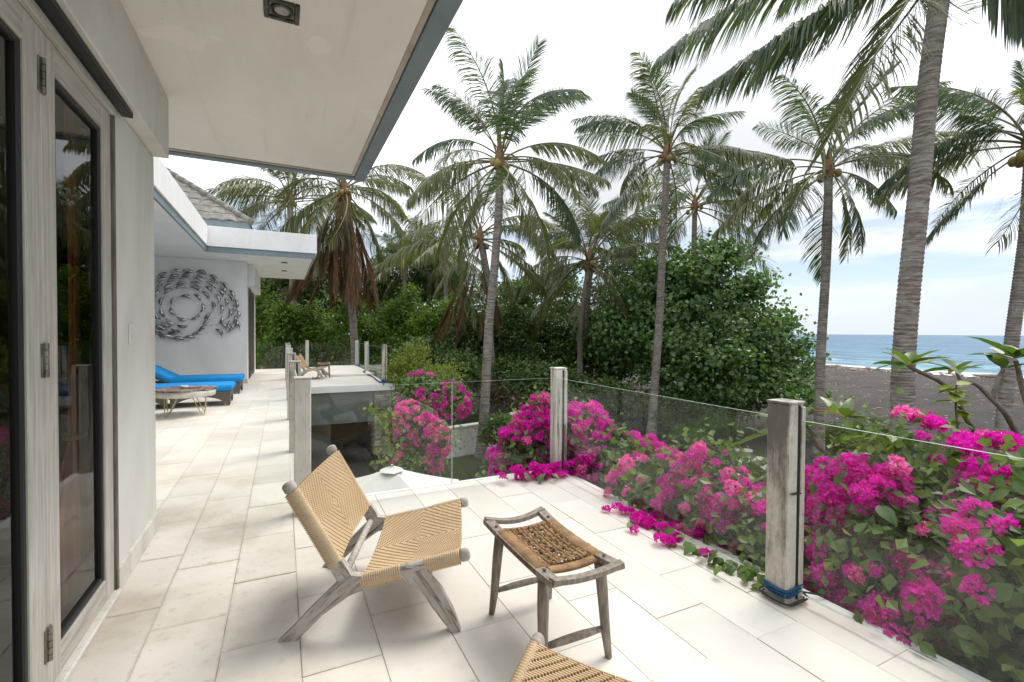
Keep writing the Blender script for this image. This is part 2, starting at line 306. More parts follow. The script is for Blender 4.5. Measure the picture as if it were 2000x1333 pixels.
# ------------------------------------------------------------------ mesh helpers
class MB:
    def __init__(s): s.v = []; s.f = []; s.n = 0
    def add(s, v, f, mi=0):
        v = np.asarray(v, float).reshape(-1, 3)
        groups = {}
        if isinstance(f, np.ndarray): groups[f.shape[1]] = f
        else:
            for q in f: groups.setdefault(len(q), []).append(q)
        for k, q in groups.items():
            s.f.append((np.asarray(q, np.int64) + s.n, mi))
        s.v.append(v); s.n += len(v); return s
    def box(s, x0, x1, y0, y1, z0, z1, c=.004, mi=0, M=None):
        h = np.array([(x1 - x0), (y1 - y0), (z1 - z0)]) / 2; ce = np.array([x0 + x1, y0 + y1, z0 + z1]) / 2
        c = min(c, h.min() * .9)
        V = []; ix = {}
        for sx in (-1, 1):
            for sy in (-1, 1):
                for sz in (-1, 1):
                    for a in range(3):
                        p = h - c; p[a] = h[a]; ix[(sx, sy, sz, a)] = len(V); V.append(p * (sx, sy, sz))
        Fc = []
        for a in range(3):
            b_, d_ = (a + 1) % 3, (a + 2) % 3
            for sa in (-1, 1):
                q = []
                for (sb, sd_) in ((-1, -1), (1, -1), (1, 1), (-1, 1)):
                    k = [0, 0, 0]; k[a] = sa; k[b_] = sb; k[d_] = sd_; q.append(ix[(*k, a)])
                Fc.append(q if sa > 0 else q[::-1])
            for sb in (-1, 1):
                for sd_ in (-1, 1):       # edge along axis a between faces b_ and d_
                    k0 = [0, 0, 0]; k1 = [0, 0, 0]
                    k0[a] = -1; k1[a] = 1
                    for k in (k0, k1): k[b_] = sb; k[d_] = sd_
                    q = [ix[(*k0, b_)], ix[(*k1, b_)], ix[(*k1, d_)], ix[(*k0, d_)]]
                    Fc.append(q if sb * sd_ < 0 else q[::-1])
        for sx in (-1, 1):
            for sy in (-1, 1):
                for sz in (-1, 1):
                    q = [ix[(sx, sy, sz, 0)], ix[(sx, sy, sz, 1)], ix[(sx, sy, sz, 2)]]
                    Fc.append(q if sx * sy * sz > 0 else q[::-1])
        V = np.array(V)
        V = V + ce if M is None else (np.asarray(M)[:3, :3] @ (V + ce).T).T + np.asarray(M)[:3, 3]
        return s.add(V, Fc, mi)
    def tube(s, P, r, n=8, cap=True, flat=None, mi=0, upv=(0, 0, 1), phase=0.0):
        P = np.asarray(P, float); k = len(P); r = np.broadcast_to(np.asarray(r, float), (k,))
        T = np.gradient(P, axis=0); T /= np.linalg.norm(T, axis=1)[:, None] + 1e-12
        u = np.asarray(upv, float)
        if abs(T[0] @ u) > .95: u = np.array([1., 0, 0]) if abs(T[0][0]) < .9 else np.array([0, 1., 0])
        A = np.zeros_like(P); a = u - T[0] * (u @ T[0]); a /= np.linalg.norm(a)
        for i in range(k):
            a = a - T[i] * (a @ T[i]); a /= np.linalg.norm(a) + 1e-12; A[i] = a
        B = np.cross(T, A)
        th = np.arange(n) * 2 * math.pi / n + phase
        fa, fb = flat if flat else (1, 1)
        V = P[:, None, :] + r[:, None, None] * (np.cos(th)[None, :, None] * A[:, None, :] * fa + np.sin(th)[None, :, None] * B[:, None, :] * fb)
        i, j = np.meshgrid(np.arange(k - 1), np.arange(n), indexing='ij')
        j2 = (j + 1) % n
        q = np.stack([i * n + j, i * n + j2, (i + 1) * n + j2, (i + 1) * n + j], -1).reshape(-1, 4)
        s.add(V.reshape(-1, 3), q, mi)
        if cap:
            base = s.n - k * n
            for off, rev in ((0, True), ((k - 1) * n, False)):
                f = [base + off + x for x in range(n)]
                s.f.append((np.array([f[::-1] if rev else f]), mi))
        return s
    def prism(s, poly, axis, a0, a1, mi=0, M=None):
        n = len(poly); V = []
        for a in (a0, a1):
            for p in poly:
                q = list(p); q.insert(axis, a); V.append(q)
        V = np.array(V, float)
        if M is not None: V = (np.asarray(M)[:3, :3] @ V.T).T + np.asarray(M)[:3, 3]
        fs = [list(range(n))[::-1], list(range(n, 2 * n))] + [[i, (i + 1) % n, n + (i + 1) % n, n + i] for i in range(n)]
        return s.add(V, fs, mi)
    def lathe(s, prof, n=24, c=(0, 0, 0), mi=0):
        k = len(prof); V = []
        for (r, z) in prof:
            for j in range(n):
                a = 2 * math.pi * j / n; V.append((c[0] + r * math.cos(a), c[1] + r * math.sin(a), c[2] + z))
        fs = [[i * n + j, i * n + (j + 1) % n, (i + 1) * n + (j + 1) % n, (i + 1) * n + j] for i in range(k - 1) for j in range(n)]
        if prof[0][0] > 0: fs.append(list(range(n))[::-1])
        if prof[-1][0] > 0: fs.append([(k - 1) * n + j for j in range(n)])
        return s.add(V, fs, mi)
    def mesh(s, name, mats, smooth=False):
        me = bpy.data.meshes.new(name)
        if not s.n: return me
        V = np.concatenate(s.v); me.vertices.add(len(V)); me.vertices.foreach_set('co', V.ravel())
        L, st, mi = [], [], []; o = 0
        for q, m_ in s.f:
            L.append(q.ravel()); k = q.shape[1]; st.append(o + np.arange(len(q)) * k); o += q.size; mi.append(np.full(len(q), m_))
        L = np.concatenate(L); st = np.concatenate(st); mi = np.concatenate(mi)
        me.loops.add(len(L)); me.loops.foreach_set('vertex_index', L.astype(np.int32))
        me.polygons.add(len(st)); me.polygons.foreach_set('loop_start', st.astype(np.int32))
        me.polygons.foreach_set('material_index', mi.astype(np.int32))
        me.polygons.foreach_set('use_smooth', np.full(len(st), bool(smooth)))
        for mm in (mats if isinstance(mats, (list, tuple)) else [mats]): me.materials.append(MATS[mm])
        me.update(calc_edges=True); return me
    def build(s, name, mats, parent=None, smooth=False, kind=None, label=None, loc=None):
        o = bpy.data.objects.new(name, s.mesh(name, mats, smooth)); COL.objects.link(o)
        if parent: o.parent = parent
        if kind: o['kind'] = kind
        if label: o['label'] = label
        if loc is not None: o.location = loc
        return o
def link(name, mesh, parent=None, loc=(0, 0, 0), rot=(0, 0, 0), scale=(1, 1, 1), mw=None):
    o = bpy.data.objects.new(name, mesh); COL.objects.link(o)
    if parent: o.parent = parent
    if mw is not None: o.matrix_local = mw
    else: o.location = loc; o.rotation_euler = rot; o.scale = scale
    return o
def thing(name, label, cat, loc=(0, 0, 0), rz=0, group=None):
    o = bpy.data.objects.new(name, None); COL.objects.link(o); o.empty_display_size = .1
    o.location = loc; o.rotation_euler = (0, 0, rz); return tag(o, label, cat, group)
def tag(o, label, cat, group=None, kind=None):
    if label: o['label'] = label
    if cat: o['category'] = cat
    if group: o['group'] = group
    if kind: o['kind'] = kind
    return o
def copy_thing(root, loc, rz, label):
    def cp(o, par):
        c = o.copy(); COL.objects.link(c)
        if par: c.parent = par
        for ch in o.children: cp(ch, c)
        return c
    r = cp(root, None); r.location = loc; r.rotation_euler = (0, 0, rz); r['label'] = label; return r
def bez(p0, p1, p2, n):
    t = np.linspace(0, 1, n)[:, None]; p0, p1, p2 = map(np.asarray, (p0, p1, p2))
    return (1 - t) ** 2 * p0 + 2 * t * (1 - t) * p1 + t * t * p2
def spline(P, n):
    P = np.asarray(P, float); k = len(P); out = []
    Q = np.vstack([2 * P[0] - P[1], P, 2 * P[-1] - P[-2]])
    for x in np.linspace(0, k - 1 - 1e-9, n):
        i = int(x); u = x - i; a, b_, c_, d_ = Q[i:i + 4]
        out.append(.5 * ((2 * b_) + (-a + c_) * u + (2 * a - 5 * b_ + 4 * c_ - d_) * u * u + (-a + 3 * b_ - 3 * c_ + d_) * u ** 3))
    return np.array(out)
def unit(v): return v / (np.linalg.norm(v, axis=-1, keepdims=True) + 1e-12)

GZ = -2.85                                            # garden level, one storey below the terrace
# ------------------------------------------------------------------ ground, beach, sea
def ground_z(x, y):
    s = np.clip((x - 20) / 62, 0, 1)
    z = GZ - .95 * s - np.clip(x - 82, 0, 40) * .055
    return z + .06 * np.sin(x * .31 + y * .17) * np.clip((x - 12) / 10, 0, 1)
xs = np.concatenate([[-4000, -1500, -500, -200, -100, -60], np.arange(-40, 100, 2.0), [105, 115, 130, 160]])
ys = np.concatenate([[-4000, -1500, -500, -200, -100], np.arange(-60, 90, 3.0), [110, 150, 250, 500, 1500, 4000]])
gx, gy = np.meshgrid(xs, ys, indexing='ij'); gzv = ground_z(gx, gy)
i, j = np.meshgrid(np.arange(len(xs) - 1), np.arange(len(ys) - 1), indexing='ij'); ny = len(ys)
q = np.stack([i * ny + j, (i + 1) * ny + j, (i + 1) * ny + j + 1, i * ny + j + 1], -1).reshape(-1, 4)
mt, t, out = newmat('ground_cover'); b = bsdf(t, out, .95, .15)
v = coords(t, (1, 1, 1), world=True); n_a = noise(t, v, .55, 7, .65); n_b = noise(t, v, 9, 6, .7); n_f = noise(t, v, 45, 4, .7)
sp = N(t, 'ShaderNodeSeparateXYZ'); t.links.new(v, sp.inputs[0])
sandy = maprange(t, math_(t, 'ADD', sp.outputs[0], math_(t, 'MULTIPLY', math_(t, 'SUBTRACT', n_a, .5), 22)), 17, 22)
soil = maprange(t, math_(t, 'ADD', sp.outputs[0], math_(t, 'MULTIPLY', math_(t, 'SUBTRACT', n_a, .5), 5)), 8.0, 9.5)
gr = mixc(t, maprange(t, n_b, .3, .7), (.09, .125, .035), (.15, .17, .065))
so_ = mixc(t, maprange(t, n_b, .3, .7), (.06, .052, .045), (.105, .095, .08))
c = mixc(t, soil, gr, so_)
sand = mixc(t, maprange(t, n_a, .3, .7), (.098, .086, .080), (.135, .12, .112)); sand = mixc(t, math_(t, 'MULTIPLY', maprange(t, n_f, .45, .7), .6), sand, (.085, .076, .073))
sand = mixc(t, math_(t, 'MULTIPLY', maprange(t, n_f, .70, .76), .7), sand, (.34, .31, .28))
n_m = noise(t, v, 1.7, 5, .7); n_l = noise(t, coords(t, (.09, .5, 1), world=True), 1.0, 5, .6)
sand = mixc(t, math_(t, 'MULTIPLY', maprange(t, n_m, .42, .66), .5), sand, (.075, .066, .062)); sand = mixc(t, math_(t, 'MULTIPLY', maprange(t, n_l, .45, .65), .35), sand, (.17, .15, .138))
c = mixc(t, sandy, c, sand)
wet = maprange(t, sp.outputs[0], 74, 80)
c = mixc(t, math_(t, 'MULTIPLY', wet, .5), c, (.07, .065, .062))
t.links.new(c, b.inputs['Base Color']); bump(t, b, math_(t, 'ADD', math_(t, 'MULTIPLY', n_m, 2), math_(t, 'ADD', n_b, n_f)), 1.0, .12)
MB().add(np.stack([gx, gy, gzv], -1).reshape(-1, 3), q).build('ground', 'ground_cover', kind='structure', smooth=True)
mt, t, out = newmat('sea_water'); b = bsdf(t, out, .38, .12)
v = coords(t, (1, .45, 1), world=True)
n_a = noise(t, v, .045, 8, .68); n_b = noise(t, v, .35, 6, .65); n_f = noise(t, coords(t, (.5, .16, 1), world=True), .22, 6, .7)
sp = N(t, 'ShaderNodeSeparateXYZ'); t.links.new(coords(t, (1, 1, 1), world=True), sp.inputs[0])
near = maprange(t, sp.outputs[0], 78, 180, 1, 0); mid = maprange(t, sp.outputs[0], 120, 900, 1, 0)
c = mixc(t, mid, (.050, .145, .235), (.070, .185, .28)); c = mixc(t, near, c, (.14, .31, .38))
c = mixc(t, math_(t, 'MULTIPLY', maprange(t, n_f, .42, .58), .75), c, (.022, .075, .155))
foam = math_(t, 'MULTIPLY', maprange(t, n_b, .58, .70), math_(t, 'MULTIPLY_ADD', near, .75, .25))
edge = maprange(t, math_(t, 'ADD', sp.outputs[0], math_(t, 'MULTIPLY', math_(t, 'SUBTRACT', n_a, .5), 14)), 84, 89, 1, 0)
c = mixc(t, math_(t, 'MAXIMUM', foam, edge), c, (.78, .80, .80))
t.links.new(c, b.inputs['Base Color']); bump(t, b, math_(t, 'ADD', n_b, math_(t, 'MULTIPLY', n_a, 2)), 1.0, 1.6)
MB().add([(70, -30000, -3.78), (40000, -30000, -3.78), (40000, 30000, -3.78), (70, 30000, -3.78)], [[0, 1, 2, 3]]).build('sea', 'sea_water', kind='structure')

# ------------------------------------------------------------------ terrace
def slab(name, mat, parts, **k):
    mb = MB()
    for p in parts: mb.box(*p)
    return mb.build(name, mat, **k)
EX, EY = 2.63, 4.30                                   # outer edge of the front terrace
deck = slab('terrace_floor', 'grout', [(-.9, EX - .01, -9, EY - .01, -.30, -.0055, .003), (-6, .20, EY - .012, 20.2, -.30, -.0055, .003)], kind='structure')
slab('coping', 'white_paint', [(.24, EX, EY - .008, EY + .05, -.32, -.004, .004), (EX - .008, EX + .05, -9, EY + .05, -.32, -.004, .004)], parent=deck)
TL, TW, G = .645, .325, .0015
TM = [MB().box(-w / 2 + G, w / 2 - G, -TL / 2 + G, TL / 2 - G, -.03, 0, .0014).mesh('tile', 'limestone') for w in (.325, .305, .26, .335)]
cols = [(-.905, -.58), (-.58, -.255), (-.255, .07), (.07, .40), (.40, .73), (.73, 1.055), (1.055, 1.38), (1.38, 1.705), (1.705, 2.03), (2.03, 2.335), (2.335, 2.62)]
phase = [.35, 0, .5, .0, .5, 0, .5, 0, .5, 0, .45]
def tile(x0, x1, yc, L=TL):
    z = random.uniform(-.0015, .0015)
    w = x1 - x0; k = min(range(4), key=lambda a: abs((.325, .305, .26, .335)[a] - w))
    o = link('tile', TM[k], deck, ((x0 + x1) / 2, yc, z), (random.gauss(0, .0012), random.gauss(0, .0012), random.gauss(0, .001)), (w / (.325, .305, .26, .335)[k], L / TL, 1))
for k, (a, b_) in enumerate(cols):
    y0 = 1.81 - TL * .5 + phase[k] * TL - TL * 3
    end = 11.2 if k < 3 else EY - .015
    y = y0
    while y < end:
        lo, hi = max(y, -.6), min(y + TL, end)
        if hi - lo > .05: tile(a, b_, (lo + hi) / 2, hi - lo)
        y += TL
for k in range(6):
    a = -.905 - TW * (k + 1); y = 4.25 + (k % 2) * TL * .5 - TL
    while y < 10.6:
        lo, hi = max(y, 4.26), y + TL
        if hi - lo > .05: tile(a, a + TW, (lo + hi) / 2, hi - lo)
        y += TL
# the rest of the paving, too far off to tell its tiles apart, and the strip behind the viewer
mbr = MB()
for k in range(3):
    y = 11.2 + phase[k] * .3
    mbr.box(cols[k][0] + G, cols[k][1] - G, 11.2, y, -.03, 0, .002) if y > 11.25 else None
    while y < 20.1:
        mbr.box(cols[k][0] + G, cols[k][1] - G, y + G, min(y + TL, 20.18) - G, -.03, 0, .002); y += TL
for k in range(12):
    y = 10.55 if k < 6 else 4.3
    while y < 20:
        mbr.box(-.905 - TW * (k + 1) + G, -.905 - TW * k - G, y + G, y + TL - G, -.03, 0, .002); y += TL
for (a, b_) in cols:
    y = -.62 - TL
    while y > -9: mbr.box(a + G, b_ - G, y + G, y + TL - G, -.03, 0, .002); y -= TL
mbr.box(.07, .19, 4.28, 20.18, -.03, -.001, .002)
mbr.build('distant_paving', 'limestone', deck, kind='stuff')

# ------------------------------------------------------------------ near house
house = thing('house', 'near house with weathered plaster wall, timber folding doors and a deep overhanging roof slab', 'house', (-.83, 4.2, 0))
HO = np.array([-.83, 4.2, 0])
def hb(name, mat, boxes, parent=None, smooth=False, kind=None, label=None):
    mb = MB()
    for p in boxes:
        p = list(p); mb.box(p[0] - HO[0], p[1] - HO[0], p[2] - HO[1], p[3] - HO[1], p[4], p[5], p[6] if len(p) > 6 else .004)
    return mb.build(name, mat, parent or house, smooth, kind, label)
hb('wall', 'plaster', [(-.93, -.83, 3.27, 4.2, .0, 2.69, .006), (-5.8, -.932, 3.98, 4.2, 0, 3.12, .006)])
hb('skirting', 'weathered_white', [(-.835, -.815, 3.28, 4.21, 0, .13, .004)])
hb('beam', 'plaster', [(-1.05, -.74, -9, 4.2, 2.693, 3.125, .006)])
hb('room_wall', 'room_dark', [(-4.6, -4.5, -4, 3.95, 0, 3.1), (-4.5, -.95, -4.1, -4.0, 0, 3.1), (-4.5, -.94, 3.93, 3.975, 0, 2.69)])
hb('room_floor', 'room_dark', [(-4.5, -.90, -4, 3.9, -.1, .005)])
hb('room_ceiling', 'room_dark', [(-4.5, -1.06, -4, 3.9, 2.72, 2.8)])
sof = hb('soffit', 'soffit_plaster', [(-6, .68, -9, 5.32, 3.128, 3.30, .004)])  # soffit, beam, pier and edges lengthened unseen behind the camera to block light
hb('soffit_trim', 'trim_beige', [(.665, .70, -9, 5.355, 3.118, 3.30, .004), (-6, .66, 5.325, 5.355, 3.116, 3.30, .004)])
hb('fascia', 'blue_grey_paint', [(.704, .815, -9, 5.45, 3.10, 3.34, .006), (-6, .70, 5.36, 5.45, 3.10, 3.34, .006)])
hb('roof_edge', 'white_paint', [(-6, .80, -9, 5.43, 3.345, 3.85, .006)])
dl = thing('recessed_downlight', 'square recessed downlight in the wide soffit nearest the viewer', 'downlight', (.0, 2.78, 3.128))
mb = MB()
for (x0, x1, y0, y1) in ((-.085, -.06, -.085, .085), (.06, .085, -.085, .085), (-.059, .059, -.085, -.06), (-.059, .059, .06, .085)): mb.box(x0, x1, y0, y1, -.012, .02, .003)
mb.build('frame', 'lamp_ring', dl)
MB().box(-.0595, .0595, -.0595, .0595, -.003, .02, .002).build('plate', 'bronze', dl)
MB().lathe([(.056, -.0035), (.056, -.010), (.044, -.010), (.044, -.0035)], 24).build('ring', 'lamp_ring', dl, True)
MB().lathe([(.0435, -.004), (.03, -.0095), (.0, -.011)], 20).build('lens', 'lamp_lens', dl, True)
# light switch on the pier
sw = thing('light_switch', 'white double rocker light switch on the plaster pier beside the door', 'switch', (-.83, 3.585, 1.425))
MB().box(0, .009, -.043, .043, -.06, .06, .003).build('plate', 'switch_plastic', sw)
for k in (0, 1): MB().box(.009, .014, -.018 + .0, .018, -.042 + k * .043, -.002 + k * .043, .003).build('rocker', 'switch_plastic', sw)
# bifold doors: stiles, rails, gaskets, glass, hinges
XD = -.83
def door_leaf(y0, y1, label):
    d = thing_part('door', house, label)
    S = .125
    z0, z1 = .03, 2.60
    for (a, b_) in ((y0, y0 + S), (y1 - S, y1)): MB().box(-.055, 0, a, b_, z0, z1, .004).build('stile', 'limed_timber', d)
    for (a, b_) in ((z0, z0 + .115), (z1 - .115, z1)): MB().box(-.053, -.002, y0 + S, y1 - S, a, b_, .004).build('rail', 'timber_along', d)
    mb = MB(); g0, g1, h0, h1 = y0 + S, y1 - S, z0 + .115, z1 - .115
    for p in ((g0, g0 + .03, h0, h1), (g1 - .03, g1, h0, h1)): mb.box(-.045, -.008, p[0], p[1], p[2], p[3], .006)
    for p in ((h0, h0 + .03), (h1 - .03, h1)): mb.box(-.045, -.008, g0 + .03, g1 - .03, p[0], p[1], .006)
    mb.build('glazing_bead', 'gasket', d)
    MB().box(-.033, -.025, g0 + .026, g1 - .026, h0 + .026, h1 - .026, .001).build('pane', 'door_glass', d)
    return d
def thing_part(name, parent, label=None):
    o = bpy.data.objects.new(name, None); COL.objects.link(o); o.parent = parent; o.empty_display_size = .1
    if label: o['label'] = label
    return o
def place_leaf(y0, y1):
    d = door_leaf(y0 - HO[1], y1 - HO[1], None); return d
d1 = place_leaf(2.432, 3.243); d2 = place_leaf(1.615, 2.426); d3 = place_leaf(.798, 1.609); d4 = place_leaf(-.019, .792)
def hinge(d, z, y):
    mb = MB(); yy = y - HO[1]
    for k in range(5): mb.lathe([(0, 0), (.011, .001), (.011, .025), (0, .026)], 10, (.006, yy, z - .067 + k * .027))
    mb.box(.0, .005, yy - .028, yy - .008, z - .065, z + .065, .001); mb.box(.0, .005, yy + .008, yy + .028, z - .065, z + .065, .001)
    mb.build('hinge', 'bronze', d)
for z in (2.42, 1.33, .22): hinge(d1, z, 2.429)
for z in (2.42, 1.33, .22): hinge(d3, z, 1.612)
hb('door_jamb', 'dark_timber', [(-.93, -.815, 3.246, 3.272, 0.0, 2.66, .004)]); hb('door_jamb', 'dark_timber', [(-.93, -.86, -.06, -.02, 0, 2.66)])
hb('door_head', 'timber_along', [(-.93, -.812, -.1, 3.272, 2.605, 2.655, .006)])
hb('door_sill', 'weathered_white', [(-.93, -.80, -.1, 3.26, .002, .026, .006)])
hb('track_slot', 'gasket', [(-.82, -.765, -9, 3.40, 2.657, 2.691, .004)])
hb('wall_below_track', 'plaster', [(-1.0, -.826, -9, 3.26, 2.656, 2.692, .002)])
hb('rear_pier', 'plaster', [(-1.08, -.83, -9, -.06, 0, 2.69, .004)])
# tied curtain inside the glass
cur = thing('curtain', 'orange curtain tied back behind the folding door glass', 'curtain', (-1.04, 3.42, 0))
nz, nth = 40, 64; V = []
for a in range(nz):
    z = .03 + a / (nz - 1) * 2.62
    wd = .065 + .012 * math.sin(z * 3) if z > .85 else .065 + .21 * math.sin(min(1, (.85 - z) / .62) * math.pi * .62) ** 1.2
    yc = .03 * (z < .85) * (.85 - z)
    for b_ in range(nth):
        th = b_ / (nth - 1) * 2 * math.pi
        rr = 1 + .16 * math.sin(th * 9 + 1.2 * math.sin(z * 2))
        V.append((.30 * wd * rr * math.cos(th), yc + wd * rr * math.sin(th), z))
fs = [[a * nth + b_, a * nth + b_ + 1, (a + 1) * nth + b_ + 1, (a + 1) * nth + b_] for a in range(nz - 1) for b_ in range(nth - 1)]
MB().add(V, fs).build('cloth', 'curtain', cur, True)
MB().tube([(.04 * math.cos(a), .075 * math.sin(a), .86) for a in np.linspace(0, 2 * math.pi, 20)], .012, 6, False, flat=(1.6, 1)).build('tieback', 'curtain', cur, True)

# ------------------------------------------------------------------ far wing
WY, WX = 14.9, -.88
wing = thing('house_wing', 'far house wing with white flat roof edge and hipped shingle roof above a pale wall', 'house', (WX, WY, 0))
def wb(name, mat, boxes, parent=None, kind=None, label=None):
    mb = MB()
    for p in boxes: mb.box(p[0] - WX, p[1] - WX, p[2] - WY, p[3] - WY, p[4], p[5], p[6] if len(p) > 6 else .005)
    return mb.build(name, mat, parent or wing, False, kind, label)
SZ = 3.35
wb('wall', 'lifted_plaster', [(-6.2, WX, WY, WY + .25, 0, SZ - .003), (WX - .25, WX, WY + .252, WY + .5, 0, SZ - .003), (WX - .25, WX, 18.7, 19.0, 0, 2.75), (-6.2, WX - .001, 19.0, 19.2, 0, SZ - .004), (-6.2, -6.0, 4.3, WY - .002, 0, SZ - .003)])
wb('skirting', 'limestone', [(-6.0, WX + .012, WY - .014, WY - .002, 0, .12, .003)])
wb('beam', 'lifted_plaster', [(WX - .2, WX + .16, WY + .51, 19.2, 2.72, SZ - .003)])
XI, YI, XO, YO = -1.60, 13.35, .72, 19.1
wb('soffit', 'white_paint', [(-6.4, XO, YI + .06, YO, SZ, SZ + .2), (-6.4, XI - .06, 5.6, YI + .058, SZ, SZ + .2)])
wb('fascia', 'blue_grey_paint', [(XI - .03, XO + .03, YI + .03, YI + .065, SZ - .02, SZ + .115), (XO - .005, XO + .03, YI + .066, YO, SZ - .02, SZ + .115), (XI - .065, XI - .031, 5.6, YI + .064, SZ - .02, SZ + .115)])
wb('roof_edge', 'white_paint', [(XI, XO + .09, YI, YI + .2, SZ + .118, SZ + .60), (XO - .1, XO + .09, YI + .202, YO, SZ + .118, SZ + .60), (XI - .2, XI - .002, 5.6, YI + .2, SZ + .118, SZ + .60)])
wb('roof_deck', 'weathered_white', [(-6.4, XO - .11, YI + .21, YO, SZ + .21, SZ + .4), (-6.4, XI - .21, 5.6, YI + .208, SZ + .21, SZ + .4)])
for (x, y) in ((.05, 14.6), (.05, 16.6), (-2.55, 12.2)):
    d = thing('recessed_downlight', {14.6: 'nearer dark slot downlight under the far roof overhang', 16.6: 'farther dark slot downlight under the far roof overhang', 12.2: 'small downlight in the far soffit above the blue lounger'}[y], 'downlight', (x, y, SZ), 0, 'downlights under the far roof')
    MB().lathe([(.0, -.002), (.06, -.002), (.06, -.014), (.085, -.014), (.085, .002)], 18).build('ring', 'lamp_ring', d, True)
    MB().lathe([(.0, -.007), (.055, -.004)], 14).build('lens', 'lamp_lens', d, True)
# sliding door in the wing's side, seen edge on
for k in range(4):
    y0 = WY + .52 + k * .81
    dd = thing_part('sliding_door', wing); mb = MB()
    for (a, b_) in ((y0, y0 + .09), (y0 + .715, y0 + .805)): mb.box(-.07, -.02 + .02 * (k % 2), a - WY, b_ - WY, .02, 2.71, .004)
    for (a, b_) in ((.021, .12), (2.60, 2.709)): mb.box(-.068, -.022 + .02 * (k % 2), y0 + .09 - WY, y0 + .715 - WY, a, b_, .004)
    mb.build('frame', 'dark_timber', dd)
    MB().box(-.05, -.042, y0 + .08 - WY, y0 + .72 - WY, .11, 2.61, .001).build('pane', 'door_glass', dd)
# hipped roof over the wing: eaves board and wavy shingle courses, hip along the right edge
eave = np.array([-.98, 18.0, 4.93])                   # visible eaves corner
rb = np.array([-6.5, 18.0, 4.93])
wb('eaves_board', 'blue_grey_paint', [(-6.5, -.98, 18.0, 18.06, 4.78, 5.04), (-1.03, -.98, 18.062, 24, 4.78, 5.04)])
wb('roof_wall', 'plaster', [(-6.5, -1.5, 18.6, 24, SZ, 4.79)])
slope = math.tan(R(37)); course = .46; sw_ = .40
def hipx(dy): return -.94 - dy * 1.0
for a in range(12):
    dy = a * course * .8
    x = hipx(dy) - .02; k = 0
    while x > -6.4 and k < 14:
        x0, x1 = x - sw_, x
        mb = MB(); nseg = 5; top = []; Vv = []
        for s_ in range(nseg + 1):
            u = s_ / nseg; xx = x0 + (x1 - x0) * u
            wv = .045 * math.sin(u * math.pi) + random.uniform(-.004, .004)
            cut = hipx(dy + course * .8) - 0.0
            y_t = dy + course * .95
            if xx > hipx(y_t): y_t = max(dy, -.94 - xx + .0)
            for (yy, zz_) in ((dy - .03, wv + .012), (dy - .03, wv - .030), (y_t, wv * .3 + .0)):
                Vv.append((xx - WX, 18.0 + yy - WY, 5.055 + yy * slope + zz_))
        fs = []
        for s_ in range(nseg):
            p, q_ = s_ * 3, s_ * 3 + 3
            fs += [[p + 1, q_ + 1, q_, p], [p, q_, q_ + 2, p + 2]]
        mb.add(Vv, fs); mb.build('shingle', 'roof_shingle', wing)
        x -= sw_ * 1.01; k += 1
hipP = [(-.93 - WX, 18.0 - .04 - WY, 5.06), (-.93 - 4.6 - WX, 18 + 4.6 - WY, 5.08 + 4.6 * slope)]
hp = np.linspace(0, 1, 18)[:, None] * (np.array(hipP[1]) - np.array(hipP[0])) + np.array(hipP[0])
for k in range(17):
    MB().tube([hp[k], hp[k + 1] + (hp[k + 1] - hp[k]) * .15], [.11, .095], 8, True).build('hip_tile', 'roof_shingle', wing, True)
MB().add([(-.94 - WX, 18 - WY, 5.02), (-.94 - WX, 24 - WY, 5.02), (-5.5 - WX, 22.6 - WY, 5.02 + 4.6 * slope), (-6.5 - WX, 22.6 - WY, 5.02 + 4.6 * slope), (-6.5 - WX, 18 - WY, 5.02)], [[0, 1, 2], [0, 2, 3, 4]]).build('roof_underlay', 'roof_shingle', wing)

# fish shoal sculpture on the wing wall
scu = thing('wall_sculpture', 'swirling shoal of silver metal fish hung on the far wall', 'sculpture', (-2.30, WY - .02, 2.06)); scu.scale = (.88, 1, .86)
def fish_mesh(L, bend):
    n = 9; P = []; rr = []
    for k in range(n):
        u = k / (n - 1); P.append(((u - .5) * L, 0, bend * L * (1 - (2 * u - 1) ** 2) + .012 * math.sin(u * 5)))
        rr.append(.049 * (math.sin(min(u * 1.25, 1) * math.pi) ** .75 + .10))
    mb = MB().tube(P, rr, 8, True, flat=(1, .6), upv=(0, 0, 1))
    e = np.array(P[-1]); mb.add([e + (0, 0, 0), e + (.04, .004, .025), e + (.025, 0, 0), e + (.04, -.004, -.025)], [[0, 1, 2], [0, 2, 3]])
    return mb.mesh('fish', 'steel_fish', True)
FM = [fish_mesh(.36, .17), fish_mesh(.40, .14), fish_mesh(.33, .2), fish_mesh(.38, .22)]
def fish_row(r0, grow, a0, a1, wob=0.02, r1=None):
    a = a0
    while a > a1:
        u = (a0 - a) / (a0 - a1)
        r = (r0 + (r1 - r0) * u) if r1 is not None else r0 + grow * max(0.0, (95 - a) / 120.0) ** 1.1
        r += random.uniform(-wob, wob); th = R(a)
        tx = -math.sin(th) * -1; tz = math.cos(th) * -1     # clockwise travel
        rot = math.atan2(tz, tx) + random.uniform(-.12, .12)
        fm = random.choice(FM)
        link('fish', fm, scu, (r * math.cos(th), -.035 - random.uniform(0, .06), r * math.sin(th)), (0, -rot, 0), (.95,) * 3)
        a -= math.degrees(.315 / max(r, .25))
fish_row(.40, 0, 40, -10 - 330 + 15, .01, r1=.22)
for k, (r0, gw, a0, a1) in enumerate(((.54, .18, 262, -18), (.67, .28, 252, -30), (.80, .36, 247, -36), (.92, .38, 240, -32), (1.03, .36, 222, -24))):
    fish_row(r0, gw, a0, a1, .02)
fish_row(.98, 0, 236, 236 - 0 - 0 + 0 - .1, .01, r1=.98)
a = 205
